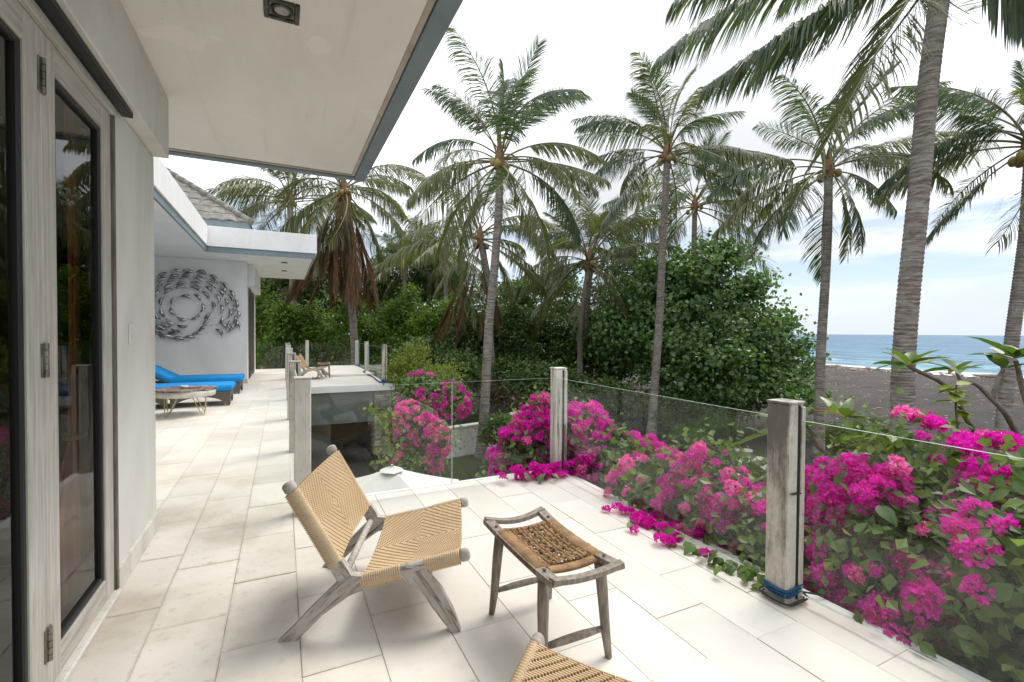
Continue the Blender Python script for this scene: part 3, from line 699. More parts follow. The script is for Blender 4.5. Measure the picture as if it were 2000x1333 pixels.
while a < 338:
    r = 1.02 - .34 * max(0, (a - 270) / 68.0); th = R(a)
    link('fish', FM[1], scu, (r * math.cos(th), -.05, r * math.sin(th)), (0, -(th + math.pi / 2), 0)); a += 14.5
for (x, z) in ((.98, -.62), (.86, -.80), (1.33, -.55)): link('fish', FM[2], scu, (x, -.05, z), (0, R(55), 0))

# ------------------------------------------------------------------ far terrace and the rooms under it
FY = 13.25
ft = slab('far_terrace_floor', 'limestone', [(.19, 2.68, FY, 20.6, -.14, -.002, .006), (1.35, 2.66, 15.9, 20.2, -.001, .07, .006)], kind='structure')
slab('coping', 'white_paint', [(.19, 2.80, FY - .06, FY - .002, -.17, .012, .006)], parent=ft)
low = thing('garden_room', 'shaded open room under the far terrace with stacked stone pillar', 'room', (0, FY, GZ))
def lb(name, mat, boxes, parent=None, kind=None):
    mb = MB()
    for p in boxes: mb.box(p[0], p[1], p[2] - FY, p[3] - FY, p[4] - GZ, p[5] - GZ, .004)
    return mb.build(name, mat, parent or low, False, kind)
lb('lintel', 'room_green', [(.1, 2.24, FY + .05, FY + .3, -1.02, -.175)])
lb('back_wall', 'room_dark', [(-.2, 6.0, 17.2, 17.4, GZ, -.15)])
lb('side_wall', 'plaster', [(-.2, .1, 4.42, 17.2, GZ, -.33), (-.2, EX, 4.2, 4.34, GZ, -.34)])
lb('inner_column', 'room_mid', [(.75, 1.25, 14.6, 15.0, GZ, -.2)])
lb('floor_slab', 'room_mid', [(.1, 2.75, FY - .3, 17.2, GZ + .001, GZ + .08)])
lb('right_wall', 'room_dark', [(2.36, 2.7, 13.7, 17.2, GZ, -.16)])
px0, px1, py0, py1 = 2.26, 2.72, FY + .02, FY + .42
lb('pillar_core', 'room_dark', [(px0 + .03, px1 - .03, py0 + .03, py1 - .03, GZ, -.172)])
z = -1.95
while z < -.22:
    h = random.uniform(.035, .06)
    for side in (0, 1):
        u = 0.0; span = (px1 - px0) if side == 0 else (py1 - py0)
        while u < span - .02:
            w = min(random.uniform(.12, .26), span - u)
            if span - u - w < .06: w = span - u
            pr = random.uniform(0, .02)
            mb = MB()
            if side == 0: mb.box(px0 + u, px0 + u + w - .004, py0 - pr - FY, py0 + .06 - FY, z - GZ, z + h - .006 - GZ, .006)
            else: mb.box(px0 - pr - .001, px0 + .05, py0 + .0615 + u - FY, py0 + .06 + u + w - .004 - FY, z - GZ, z + h - .006 - GZ, .006)
            mb.build('stone', 'stack_stone', low); u += w
    z += h
# white garden furniture glimpsed in the shade under the terrace is left to the dark

# ------------------------------------------------------------------ glass balustrades
def post_mesh(mat, w=.125, d=.125, h=1.09, slot=True):
    mb = MB().box(-w / 2, w / 2, -d / 2, d / 2, 0, h - .015, .006)
    mb.box(-w / 2 - .004, w / 2 + .004, -d / 2 - .004, d / 2 + .004, h - .0145, h - .002, .003)
    if slot:
        mb.box(w * .12, w * .22, -d / 2 - .007, -d / 2 + .01, .02, h - .02, .002, 1)
        mb.box(w * .24, w / 2 + .004, -d / 2 - .011, -d / 2 + .02, .01, h - .03, .004)
    return mb.mesh('post', [mat, 'gasket'])
PM = [post_mesh('stained_post'), post_mesh('pale_post', .12, .12, 1.09, False), post_mesh('flaking_post')]
def pane(par, p0, p1, z0, z1, o):
    p0, p1 = np.array(p0, float) - o[:2], np.array(p1, float) - o[:2]; L = np.linalg.norm(p1 - p0); a = math.atan2(*(p1 - p0)[::-1])
    M4 = np.array(Matrix.Translation((p0[0], p0[1], 0)) @ Matrix.Rotation(a, 4, 'Z'))
    mb = MB(); e = .0035
    V = [(x, y, z) for x in (0, L) for y in (-.006, .006) for z in (z0, z1)]
    V = (M4[:3, :3] @ np.array(V).T).T + M4[:3, 3]
    ob = MB().add(V, [[0, 1, 5, 4], [2, 6, 7, 3]], 0).add(V, [[1, 3, 7, 5], [0, 4, 6, 2], [0, 2, 3, 1], [4, 5, 7, 6]], 1).build('pane', ['clear_glass', 'glass_edge'], par)
    return ob
XG, YG = 2.52, 4.17
bal = thing('glass_balustrade', 'glass balustrade along the sea side of the terrace with black-stained square posts', 'balustrade', (XG, 1.65, 0))
o = np.array([XG, 1.65])
link('post', PM[0], bal, (2.47 - o[0], 1.66 - o[1], 0)); link('post', PM[2], bal, (2.575 - o[0], 4.19 - o[1], 0), (0, 0, R(-3)))['label'] = 'flaking corner post behind magenta blossom'
ck = MB(); ck.box(-.0640, .012, -.0640, .0632, .600, .6025, .0008); ck.build('crack', 'gasket', bal, loc=(2.47 - o[0], 1.66 - o[1], 0)).rotation_euler = (R(2), R(1.5), 0)
link('post', PM[0], bal, (2.50 - o[0], -.9 - o[1], 0))
pane(bal, (2.53, 4.13), (2.515, 1.735), .045, .985, o); pane(bal, (2.515, 1.60), (2.515, -.84), .045, .985, o)
bal2 = thing('glass_balustrade', 'glass balustrade along the terrace end above the white umbrella', 'balustrade', (.14, YG, 0)); o = np.array([.14, YG])
link('post', PM[1], bal2, (0, -.10, 0))
pane(bal2, (.205, 4.13), (1.40, 4.145), .045, .985, o); pane(bal2, (1.408, 4.145), (2.50, 4.17), .045, .985, o)
bal3 = thing('glass_balustrade', 'balustrade with narrow stained posts running down the long walkway edge', 'balustrade', (.13, 6.2, 0)); o = np.array([.13, 6.2])
for k, y in enumerate((6.25, 8.55, 10.95, 13.3, 15.7)):
    link('post', PM[0] if k in (0, 1, 4) else PM[1], bal3, (0, y - o[1], 0))
for a, b_ in ((4.15, 6.18), (6.32, 8.48), (8.62, 10.88), (11.02, 13.23)): pane(bal3, (.13, a), (.13, b_), .045, .985, o)
bal4 = thing('glass_balustrade', 'far glass balustrade round the small terrace with the distant chair', 'balustrade', (.9, 20.2, 0)); o = np.array([.9, 20.2])
for k, (x, y) in enumerate(((.86, 20.2), (2.70, 19.9), (2.66, 17.2), (2.55, 13.42))):
    link('post', PM[1] if k != 3 else PM[0], bal4, (x - o[0], y - o[1], 0), (0, 0, 0), (1, 1, 1.0))
for a, b_ in (((-.86, 20.2), (.79, 20.2)), ((.93, 20.2), (2.62, 19.95)), ((2.70, 19.8), (2.67, 17.3)), ((2.65, 17.1), (2.56, 13.5))): pane(bal4, a, b_, .045, .985, o)
for (x, y, lb_) in ((2.70, 19.9, 'blue tape wound round the foot of the distant back post'), (2.55, 13.42, 'blue tape wound round the foot of the stained post above the stone pillar')):
    tp = MB()
    for k in range(3): tp.box(-.075 - .002 * k, .075 + .002 * k, -.075 - .002 * k, .075 + .002 * k, .012 + .035 * k, .045 + .035 * k, .008)
    tag(tp.build('tape', 'blue_tape', loc=(x, y, .0)), lb_, 'tape')
# rope and cable round the near post's foot
def coil(cx, cy, z0, turns, hw, r, mat, label, name, cat, drift=.004, seed=1):
    rr = random.Random(seed); P = []
    for k in range(turns * 28):
        a = k / 28 * 2 * math.pi; c_, s_ = math.cos(a), math.sin(a)
        q_ = 1 / max(abs(c_), abs(s_)) ** .8
        w = hw * (1 + drift * k / 28 * 6)
        P.append((w * c_ * q_ * .93, w * s_ * q_ * .93, z0 + .0165 * (k / 28) + .012 * math.sin(a * 1.0 + 1) + rr.uniform(-.001, .001)))
    P = spline(P[::2], len(P))
    return P
P = coil(0, 0, .040, 3, .073, .006, None, None, None, None)
tag(MB().tube(P, .0075, 7).build('rope', 'blue_rope', smooth=True, loc=(2.47, 1.66, .005)), 'blue rope wound round the foot of the nearest stained post', 'rope')
P = coil(0, 0, .018, 2, .080, .006, None, None, None, None, .03, 4); P[:, 2] = .010 + (P[:, 2] - P[:, 2].min()) * .45
tail = spline([P[-1], (.22, -.10, .012), (.30, -.02, .008), (.22, .10, .008), (.12, .16, .008)], 24)
tag(MB().tube(np.vstack([P, tail[1:]]), .0055, 6).build('cable', 'black_cable', smooth=True, loc=(2.47, 1.66, .003)), 'black cable coiled loosely on the tiles under the blue rope', 'cable')
P = spline([(2.60, 17.0, .075), (2.45, 16.4, .078), (2.56, 15.4, .012), (2.50, 14.4, .012), (2.47, 13.55, .02)], 40)
tag(MB().tube(P, .022, 6).build('hose', 'black_cable', smooth=True), 'dark hose lying along the far terrace edge', 'hose')

# ------------------------------------------------------------------ woven chairs and stool
def weave(S, nu, nv, w, h, over, mb=None, jit=0.0, mi=0, sunk=False):
    """S(u,v) -> point, normal; cords run along u (weft) and v (warp); over(i,j) True where the v-cord is on top"""
    mb = mb or MB()
    ii, jj = np.meshgrid(np.arange(nu), np.arange(nv), indexing='ij'); ov = over(ii, jj)
    uu = (np.arange(nu) + .5) / nu; vv = (np.arange(nv) + .5) / nv
    for axis in (0, 1):
        n_c, n_s = (nu, nv) if axis == 0 else (nv, nu)
        for a in range(n_c):
            on = ov[a, :] if axis == 0 else ~ov[:, a]
            fixed = (uu if axis == 0 else vv)[a] + rng.normal(0, jit / n_c)
            t_ = np.repeat((vv if axis == 0 else uu), 2) + np.tile([-.32, .32], n_s) / n_s
            t_ = np.concatenate([[0], t_, [1]]); z = np.concatenate([[0], np.repeat(np.where(on, h, -h) if not sunk else (np.where(on, h, -1.5 * h) if axis == 0 else np.full(n_s, -.8 * h)), 2), [0]])
            f_ = np.full_like(t_, fixed)
            hw = w / 2 / n_c
            cols_ = []
            for du, dz in ((-hw, -.55), (-hw * .45, .35), (hw * .45, .35), (hw, -.55)):
                P, Nn = S(*( (f_ + du, t_) if axis == 0 else (t_, f_ + du)))
                cols_.append(P + Nn * (z + dz * h * 1.1)[:, None])
            V = np.stack(cols_, 1).reshape(-1, 3); k = len(t_)
            i_, j_ = np.meshgrid(np.arange(k - 1), np.arange(3), indexing='ij')
            q = np.stack([i_ * 4 + j_, i_ * 4 + j_ + 1, (i_ + 1) * 4 + j_ + 1, (i_ + 1) * 4 + j_], -1).reshape(-1, 4)
            mb.add(V, q if axis == 0 else q[:, ::-1], mi)
    return mb
def panel_surface(A, B, C_, D_, sag):
    """A..B front edge, D..C back edge (u along A->B, v along A->D); sag along the normal"""
    A, B, C_, D_ = map(np.asarray, (A, B, C_, D_)); nrm = unit(np.cross(B - A, D_ - A))
    def S(u, v):
        u = np.asarray(u)[:, None]; v = np.asarray(v)[:, None]
        P = A * (1 - u) * (1 - v) + B * u * (1 - v) + C_ * u * v + D_ * (1 - u) * v
        return P - nrm * sag * 4 * u * (1 - u), np.broadcast_to(nrm, P.shape)
    return S
HW = .355
def lounge_chair(label):
    c = thing('woven_chair', label, 'chair', (0, 0, 0), 0, 'woven lounge chairs on the terrace')
    seatF, seatR = (.845, .362), (.375, .262)
    backT, backB = (.062, .700), (.262, .345)
    SR = (np.array([seatF[0] - seatR[0], seatF[1] - seatR[1]]))
    for s_ in (1, -1):
        y = s_ * HW
        rails = (('seat_rail', seatF, seatR, (.875, .368), (.335, .254)), ('back_rail', backT, backB, (.042, .735), (.285, .305)))
        for nm, p, q_, e0, e1 in rails:
            P = np.linspace((e0[0], y, e0[1]), (e1[0], y, e1[1]), 10); r_ = np.full(10, .021); r_[0] = .012; r_[1] = .021
            mb = MB().tube(P, r_, 12, True, flat=(1.35, 1.0)); mb.build(nm, 'silvered_teak', c, True)
            d = np.array([e0[0] - e1[0], 0, e0[1] - e1[1]]); d /= np.linalg.norm(d); p3 = np.array([p[0], y, p[1]])
            capP = [p3 + d * .002, p3 + d * .012, p3 + d * .034, p3 + d * .044, p3 + d * .049]
            MB().tube(capP, [.0225, .0245, .0245, .019, .008], 14, True, flat=(1.3, 1.0)).build('end_cap', 'teak_cap', c, True)
            # cord wound round the rail, with the gap where the front leg is let in
            L = np.linalg.norm(np.array(q_) - np.array(p)); n = int(L / .0105)
            segs = [(0, 1)] if nm == 'back_rail' else [(0, .36), (.60, 1)]
            for (a, b_) in segs:
                nn = int(n * (b_ - a)); tt = np.linspace(a, b_, nn * 3 + 1)
                P = np.stack([p[0] + (q_[0] - p[0]) * tt, np.full_like(tt, y), p[1] + (q_[1] - p[1]) * tt], 1)
                r_ = .0300 - .0058 * (np.arange(len(tt)) % 3 == 0)
                P[:, 2] -= .004
                MB().tube(P, r_, 8, True, flat=(1.32, .82), phase=math.pi / 8).build('cord_wrap', 'tan_cord', c, True)
        # rear leg runs from the foot into the seat joint; front leg a flared blade; bracket carries the back
        y2 = y
        def along(name, poly, hw, ang):                  # built along its own grain, then tilted into place
            a = R(ang); ca, sa = math.cos(a), math.sin(a)
            o = MB().prism([(p[0] * ca + p[1] * sa, -p[0] * sa + p[1] * ca) for p in poly], 1, -hw, hw).build(name, 'silvered_teak', c)
            o.rotation_euler = (0, -a, 0); o.location = (0, y2, 0)
        rear = [(.0, .0), (.085, .0), (.20, .115), (.33, .205), (.385, .225), (.385, .292), (.33, .300), (.265, .262), (.15, .150), (.06, .055)]
        along('rear_leg', rear, .021, 39)
        front = [(.802, 0.0), (.850, 0.0), (.815, .10), (.760, .205), (.712, .262), (.700, .318), (.560, .288), (.585, .262), (.655, .215), (.705, .135)]
        along('front_leg', front, .020, 122)
        br = [(.275, .262), (.350, .262), (.318, .330), (.292, .372), (.228, .352)]
        along('bracket', br, .019, 125)
    MB().tube([(.29, -HW, .275), (.29, HW, .275)], .018, 10).build('cross_bar', 'silvered_teak', c, True)
    MB().tube([(.66, -HW, .262), (.66, HW, .262)], .016, 10).build('cross_bar', 'silvered_teak', c, True)
    def over(i, j, nu, nv): return ((np.abs(i - nu // 2) + np.abs(j - int(nv * .5))) % 5) != 0
    t0 = .020
    A, B = np.array([seatR[0], HW, seatR[1] + t0]), np.array([seatF[0], HW, seatF[1] + t0])
    S = panel_surface(A, B, B - (0, 2 * HW, 0), A - (0, 2 * HW, 0), 0.0)
    def Sag(S0, k):
        def f(u, v):
            P, Nn = S0(u, v); v_ = np.asarray(v)[:, None]; return P - np.abs(Nn) * np.sign(Nn[:, 2:3]) * 0 - Nn * np.sign(Nn[:, 2:3]) * k * 4 * v_ * (1 - v_), Nn * np.sign(Nn[:, 2:3])
        return f
    nu, nv = 62, 92
    ws = weave(Sag(S, .035), nu, nv, 0.90, .0042, lambda i, j: over(i, j, nu, nv), sunk=True); ws.build('seat', 'tan_cord', c)
    dB = np.array([backB[0] - backT[0], backB[1] - backT[1]]); nB = np.array([-dB[1], dB[0]]); nB = -nB / np.linalg.norm(nB)
    if nB[0] < 0: nB = -nB
    A = np.array([backT[0] + nB[0] * t0, HW, backT[1] + nB[1] * t0]); B = np.array([backB[0] + nB[0] * t0, HW, backB[1] + nB[1] * t0])
    S2 = panel_surface(A, B, B - (0, 2 * HW, 0), A - (0, 2 * HW, 0), 0.0)
    def SB(u, v):
        P, Nn = S2(u, v); Nn = Nn * np.sign(Nn[:, 0:1]); v_ = np.asarray(v)[:, None]; return P - Nn * .022 * 4 * v_ * (1 - v_), Nn
    nu2 = 54
    weave(SB, nu2, nv, 0.90, .0042, lambda i, j: over(i, j, nu2, nv), sunk=True).build('backrest', 'tan_cord', c)
    for (A_, B_, off, nm) in ((A, B, -nB * .0075, 'backrest_gap_shade'),):
        o3 = np.array([off[0], 0, off[1]])
        g = [A_ + o3, B_ + o3, B_ + o3 - (0, 2 * HW, 0), A_ + o3 - (0, 2 * HW, 0)]
        uu = np.linspace(0, 1, 9); V = []; 
        for v_ in uu:
            for e in (g[0] * (1 - v_) + g[3] * v_, g[1] * (1 - v_) + g[2] * v_): V.append(e - np.array([nB[0], 0, nB[1]]) * .022 * 4 * v_ * (1 - v_))
        MB().add(V, [[2 * k, 2 * k + 1, 2 * k + 3, 2 * k + 2] for k in range(8)]).build(nm, 'cord_gap_shade', c)
    uu = np.linspace(0, 1, 9); V = []
    for v_ in uu:
        for (x_, z_) in (seatR, seatF): V.append((x_, HW * (1 - 2 * v_), z_ + t0 - .008 - .035 * 4 * v_ * (1 - v_)))
    MB().add(V, [[2 * k, 2 * k + 1, 2 * k + 3, 2 * k + 2] for k in range(8)]).build('seat_gap_shade', 'cord_gap_shade', c)
    return c
u_ = unit(np.array([.94, -.34, 0])); v_ = np.array([-u_[1], u_[0], 0])
chair = lounge_chair('woven tan lounge chair with silvered timber legs standing between walkway and stool')
pos = u_ * -.850 + v_ * 2.645
chair.location = pos; chair.rotation_euler = (0, 0, math.atan2(u_[1], u_[0]))
u2 = np.array([math.cos(R(38.5)), math.sin(R(38.5)), 0]); v2 = np.array([-u2[1], u2[0], 0])
front_l = np.array([.811, 1.434, 0]); pos2 = front_l - v2 * HW - u2 * .885
ch2 = copy_thing(chair, pos2, math.atan2(u2[1], u2[0]), 'woven chair in the near foreground with one loose cord end, mostly cut by the frame')
P = spline([(.80, -.31, .385), (.815, -.315, .41), (.835, -.33, .43), (.855, -.335, .438)], 14)
MB().tube(P, .0035, 6).build('loose_cord', 'tan_cord', ch2, True)
ch3 = copy_thing(chair, (.36, 15.75, 0.0), R(-12), 'distant woven chair on the far terrace beyond the walkway posts')

def stool(label):
    s = thing('stool', label, 'stool', (0, 0, 0), 0, 'rope seat stools')
    hx, hy, zt = .165, .35, .455
    def zc(x): return zt - .028 + .028 * (abs(x) / hx) ** 2
    for sx in (1, -1):
        V = []
        P = [(sx * (hx - .005), -hy, zt - .006), (sx * (hx - .012), -.18, zt - .022), (sx * (hx - .014), 0, zt - .026), (sx * (hx - .012), .18, zt - .022), (sx * (hx - .005), hy, zt - .006)]
        MB().tube(spline(P, 15), .024, 4, True, flat=(.75, 1.45), phase=math.pi / 4).build('side_rail', 'stool_teak', s)
        tt = np.linspace(-.205, .205, 92)
        zz_ = np.interp(tt, [-.35, -.18, 0, .18, .35], [zt - .006, zt - .022, zt - .026, zt - .022, zt - .006])
        Pw = np.stack([np.full_like(tt, sx * (hx - .027)), tt, zz_ + .002], 1)
        r_ = .0275 - .0062 * (np.arange(92) % 2) + rng.normal(0, .0012, 92)
        MB().tube(Pw, r_, 12, True, flat=(.72, 1.6), phase=.26).build('rope_wrap', 'rope_brown', s, True)
        for sy in (1, -1):
            MB().tube([(sx * (hx - .02), sy * .225, zt - .04), (sx * (hx - .012), sy * .235, .30), (sx * (hx - .004), sy * .25, .12), (sx * (hx + .006), sy * .262, 0)], [.026, .025, .021, .0155], 10, True).build('leg', 'stool_teak', s, True)
            MB().lathe([(0, .0), (.009, .0), (.008, .004), (0, .005)], 10, (sx * (hx - .012), sy * .245, zt + .002)).build('peg', 'dark_timber', s, True)
    for sy in (1, -1):
        P = spline([(-hx - .012, sy * (hy - .006), zt + .004), (-.08, sy * (hy - .018), zt - .016), (0, sy * (hy - .022), zt - .022), (.08, sy * (hy - .018), zt - .016), (hx + .012, sy * (hy - .006), zt + .004)], 17)
        MB().tube(P, .020, 4, True, flat=(.75, 1.3), phase=math.pi / 4).build('end_rail', 'stool_teak', s)
        MB().tube([(-hx + .02, sy * .242, .125), (-.05, sy * .244, .128), (.05, sy * .244, .128), (hx - .02, sy * .242, .125)], [.013, .018, .018, .013], 8, True, flat=(.8, 1.2)).build('stretcher', 'stool_teak', s, True)
        tt = np.linspace(-hx + .045, hx - .045, 50); r_ = .022 - .005 * (np.arange(50) % 2)
        MB().tube(np.stack([tt, np.full_like(tt, sy * .212), zt - .030 + .02 * (tt / hx) ** 2], 1), r_, 10, True, flat=(.65, 1.5)).build('rope_wrap', 'rope_brown', s, True)
    def S(u, v):
        u = np.asarray(u); v = np.asarray(v); x = (u - .5) * 2 * (hx - .03); y = (v - .5) * 2 * .20
        return np.stack([x, y, zt - .012 + .012 * (x / hx) ** 2 - .012 * (1 - (y / .2) ** 2)], 1), np.broadcast_to(np.array([0, 0, 1.]), (len(x), 3))
    weave(S, 9, 13, .62, .0068, lambda i, j: ((i // 1 + j) % 2) == 0, jit=.22).build('rope_weave', 'rope_brown', s)
    def S_(u, v):
        P, Nn = S(u, v); return P - (0, 0, .004), Nn
    weave(S_, 8, 11, .5, .005, lambda i, j: ((i + j) % 2) == 1, jit=.35).build('rope_weave', 'rope_dark', s)
    return s
st = stool('silvered stool with a brown rope seat standing beside the woven chair'); st.location = (1.137, 1.945, 0)
st2 = copy_thing(st, (1.15, 15.75, 0.0), R(-4), 'distant pale stool beside the far chair')

# ------------------------------------------------------------------ blue loungers and round table
def rbox(mb, x0, x1, y0, y1, z0, z1, r=.03, M=None, mi=0):     # soft-edged cushion, puffed a little
    n = 9; prof = []
    def ring(z, ins, dz=0): 
        pts = []
        for cx_, cy_, a0 in ((x1 - r, y1 - r, 0), (x0 + r, y1 - r, 90), (x0 + r, y0 + r, 180), (x1 - r, y0 + r, 270)):
            for k in range(5): a = R(a0 + k * 22.5); pts.append((cx_ + (r - ins) * math.cos(a), cy_ + (r - ins) * math.sin(a), z))
        return pts
    rings = [ring(z0, r * .8), ring(z0 + r * .3, r * .2), ring((z0 + z1) / 2 - .01, -.004), ring((z0 + z1) / 2 + .01, -.004), ring(z1 - r * .3, r * .2), ring(z1, r * .8)]
    m_ = 20; V = np.array([p for q in rings for p in q])
    if M is not None: V = (np.asarray(M)[:3, :3] @ V.T).T + np.asarray(M)[:3, 3]
    fs = [[i * m_ + j, i * m_ + (j + 1) % m_, (i + 1) * m_ + (j + 1) % m_, (i + 1) * m_ + j] for i in range(5) for j in range(m_)]
    fs += [list(range(m_))[::-1], [5 * m_ + j for j in range(m_)]]
    return mb.add(V, fs, mi)
def lounger(label):
    l = thing('sun_lounger', label, 'sun lounger', (0, 0, 0), 0, 'blue cushioned loungers in the alcove')
    # foot end at x=0, head towards -x
    LL, HWd = 2.0, .40
    MB().box(-LL, -.02, -HWd, HWd, .235, .285, .012).build('base', 'wicker', l)
    def arch(x0, x1, y, along):
        n = 12; top = .24; pts = [(x0, .02), (x0, top), (x1, top), (x1, .02), (x1 - .05 * np.sign(x1 - x0), .02)]
        for k in range(n + 1):
            u = k / n; xx = x1 - .05 * np.sign(x1 - x0) + (x0 - x1 + .10 * np.sign(x1 - x0)) * u
            pts.append((xx, .02 + (.165) * math.sin(u * math.pi) ** .55))
        pts.append((x0 + .05 * np.sign(x1 - x0), .02))
        return pts
    for y in (-HWd + .0, HWd - .03):
        MB().prism(arch(-LL + .03, -1.02, y, 0), 1, y, y + .03).build('side_arch', 'wicker', l); MB().prism(arch(-.98, -.03, y, 0), 1, y, y + .03).build('side_arch', 'wicker', l)
    MB().prism(arch(-HWd + .035, HWd - .035, 0, 1), 0, -.05, -.022).build('foot_arch', 'wicker', l)
    for x in (-.045, -LL + .05):
        for y in (-HWd + .025, HWd - .025): MB().lathe([(0, 0), (.016, 0), (.014, .025), (0, .026)], 10, (x, y, 0)).build('foot', 'gasket', l)
    mb = rbox(MB(), -1.36, .02, -HWd - .01, HWd + .01, .287, .40, .035); mb.build('seat_cushion', 'blue_canvas', l, True)
    for (zz_, nm) in ((.392, 'piping'), (.296, 'piping')):
        rr_ = [(-1.345, -HWd + .005), (.0, -HWd + .005), (.0, HWd - .005), (-1.345, HWd - .005), (-1.345, -HWd + .005)]
        for k in range(4): MB().tube([(*rr_[k], zz_), (*rr_[k + 1], zz_)], .007, 6).build(nm, 'blue_canvas', l, True)
    for k in (1, 2): MB().box(-1.36 * k / 3 - .003, -1.36 * k / 3 + .003, -HWd + .02, HWd - .02, .396, .4035, .002).build('seam', 'blue_canvas', l)
    M4 = np.array(Matrix.Translation((-1.36, 0, .30)) @ Matrix.Rotation(R(30), 4, 'Y'))
    rbox(MB(), -.76, .01, -HWd - .01, HWd + .01, -.0, .115, .035, M4).build('back_cushion', 'blue_canvas', l, True)
    MB().box(-.74, 0, -HWd + .01, HWd - .01, -.04, -.003, .01, 0, M4).build('back_frame', 'wicker', l)
    return l
lg = lounger('nearer blue cushioned wicker lounger behind the round table'); lg.location = (-.90, 10.98, 0); lg.rotation_euler = (0, 0, R(1))
lg2 = copy_thing(lg, (-.86, 12.85, 0), R(-1), 'farther blue cushioned wicker lounger below the fish sculpture')
lg3 = copy_thing(lg, (-2.62, 9.05, 0), R(4), 'third blue lounger half hidden behind the house corner')
tb = thing('round_table', 'round low table with petrified wood top, cream rim and gold hairpin legs', 'table', (-1.50, 9.75, 0))
rr = []
for k in range(40):
    a = k / 40 * 2 * math.pi; rr.append(.445 + .012 * math.sin(3 * a + 1) + .008 * math.sin(7 * a))
V = [(r_ * math.cos(k / 40 * 2 * math.pi), r_ * math.sin(k / 40 * 2 * math.pi), z_) for z_ in (.425, .452) for k, r_ in enumerate(rr)]
MB().add(V, [list(range(40))[::-1], list(range(40, 80))] + [[k, (k + 1) % 40, 40 + (k + 1) % 40, 40 + k] for k in range(40)]).build('table_top', 'petrified_wood', tb)
MB().lathe([(.0, .325), (.425, .325), (.435, .335), (.44, .415), (.43, .4245), (0, .4245)], 40).build('rim', 'table_rim', tb, True)
for k in range(4):
    a = R(50 + 90 * k); ax = np.array([math.cos(a), math.sin(a), 0]); tx = np.array([-math.sin(a), math.cos(a), 0])
    P = spline([ax * .28 + tx * .13 + (0, 0, .326), ax * .36 + tx * .03 + (0, 0, .03), ax * .365 + (0, 0, .008), ax * .36 - tx * .03 + (0, 0, .03), ax * .28 - tx * .13 + (0, 0, .326)], 20)
    MB().tube(P, .0075, 6).build('hairpin_leg', 'brass_wire', tb, True)
gl = thing('glass_tray', 'small glass dish resting on the petrified wood table top', 'dish', (-1.52, 9.72, .4535))
MB().lathe([(0, .0), (.05, 0), (.06, .05), (.055, .05), (.046, .006), (0, .006)], 20, (.0, 0, 0)).build('bowl', 'glass_edge', gl, True)
MB().box(-.14, .10, -.09, .09, .0, .004, .002).build('tray', 'lamp_ring', gl).location = (.13, .0, .0)

# ------------------------------------------------------------------ umbrella below the terrace
um = thing('patio_umbrella', 'white square umbrella open below the terrace, seen from above', 'umbrella', (1.338, 6.496, GZ))
pk = np.array([0, 0, -.40 - GZ]); cr = np.array([2.444 - 1.338, 6.883 - 6.496, -.83 - GZ])
cs = [np.array([cr[0] * math.cos(R(90 * k)) - cr[1] * math.sin(R(90 * k)), cr[0] * math.sin(R(90 * k)) + cr[1] * math.cos(R(90 * k)), cr[2]]) for k in range(4)]
for k in range(4):
    a, b_ = cs[k], cs[(k + 1) % 4]; V = []; n = 8
    for i in range(n + 1):
        for j in range(n + 1):
            u = .07 + .93 * i / n; v = j / n; p = pk * (1 - u) + (a * (1 - v) + b_ * v) * u
            V.append(p + np.array([0, 0, -.05 * math.sin(math.pi * v) * u - .02 * math.sin(math.pi * u)]))
    fs = [[i * (n + 1) + j, (i + 1) * (n + 1) + j, (i + 1) * (n + 1) + j + 1, i * (n + 1) + j + 1] for i in range(n) for j in range(n)]
    MB().add(V, fs).build('canopy_panel', 'canvas_white', um, True)
    V = []
    for j in range(n + 1):
        v = j / n; p = a * (1 - v) + b_ * v + np.array([0, 0, -.05 * math.sin(math.pi * v)]); V += [p, p - (0, 0, .12)]
    MB().add(V, [[2 * j, 2 * j + 2, 2 * j + 3, 2 * j + 1] for j in range(n)]).build('valance', 'canvas_white', um, True)
    MB().tube([pk - (0, 0, .03), (a + np.array([0, 0, -.02])) * .98 + pk * .02 - (0, 0, .03)], .010, 6).build('rib', 'dark_timber', um)
V = []
for (r_, z_) in ((.02, .012), (.08, -.012), (.16, -.046)):
    for k in range(16):
        a = k / 16 * 2 * math.pi; V.append((r_ * math.cos(a), r_ * math.sin(a), pk[2] + z_ - .012 * (k % 4 == 0) + (.02 * math.sin(a * 4) if r_ > .2 else 0)))
MB().add(V, [[i * 16 + k, i * 16 + (k + 1) % 16, (i + 1) * 16 + (k + 1) % 16, (i + 1) * 16 + k] for i in range(2) for k in range(16)] + [list(range(16))]).build('vent_cap', 'canvas_white', um, True)
MB().lathe([(0, -.02), (.012, 0), (.014, .012), (.008, .022), (0, .024)], 12, (0, 0, pk[2] + .012)).build('finial', 'canvas_white', um, True)
MB().tube([(0, 0, 0), (0, 0, pk[2])], .025, 10).build('pole', 'dark_timber', um, True)
MB().box(-.3, .3, -.3, .3, 0, .06, .01).build('base', 'room_mid', um)

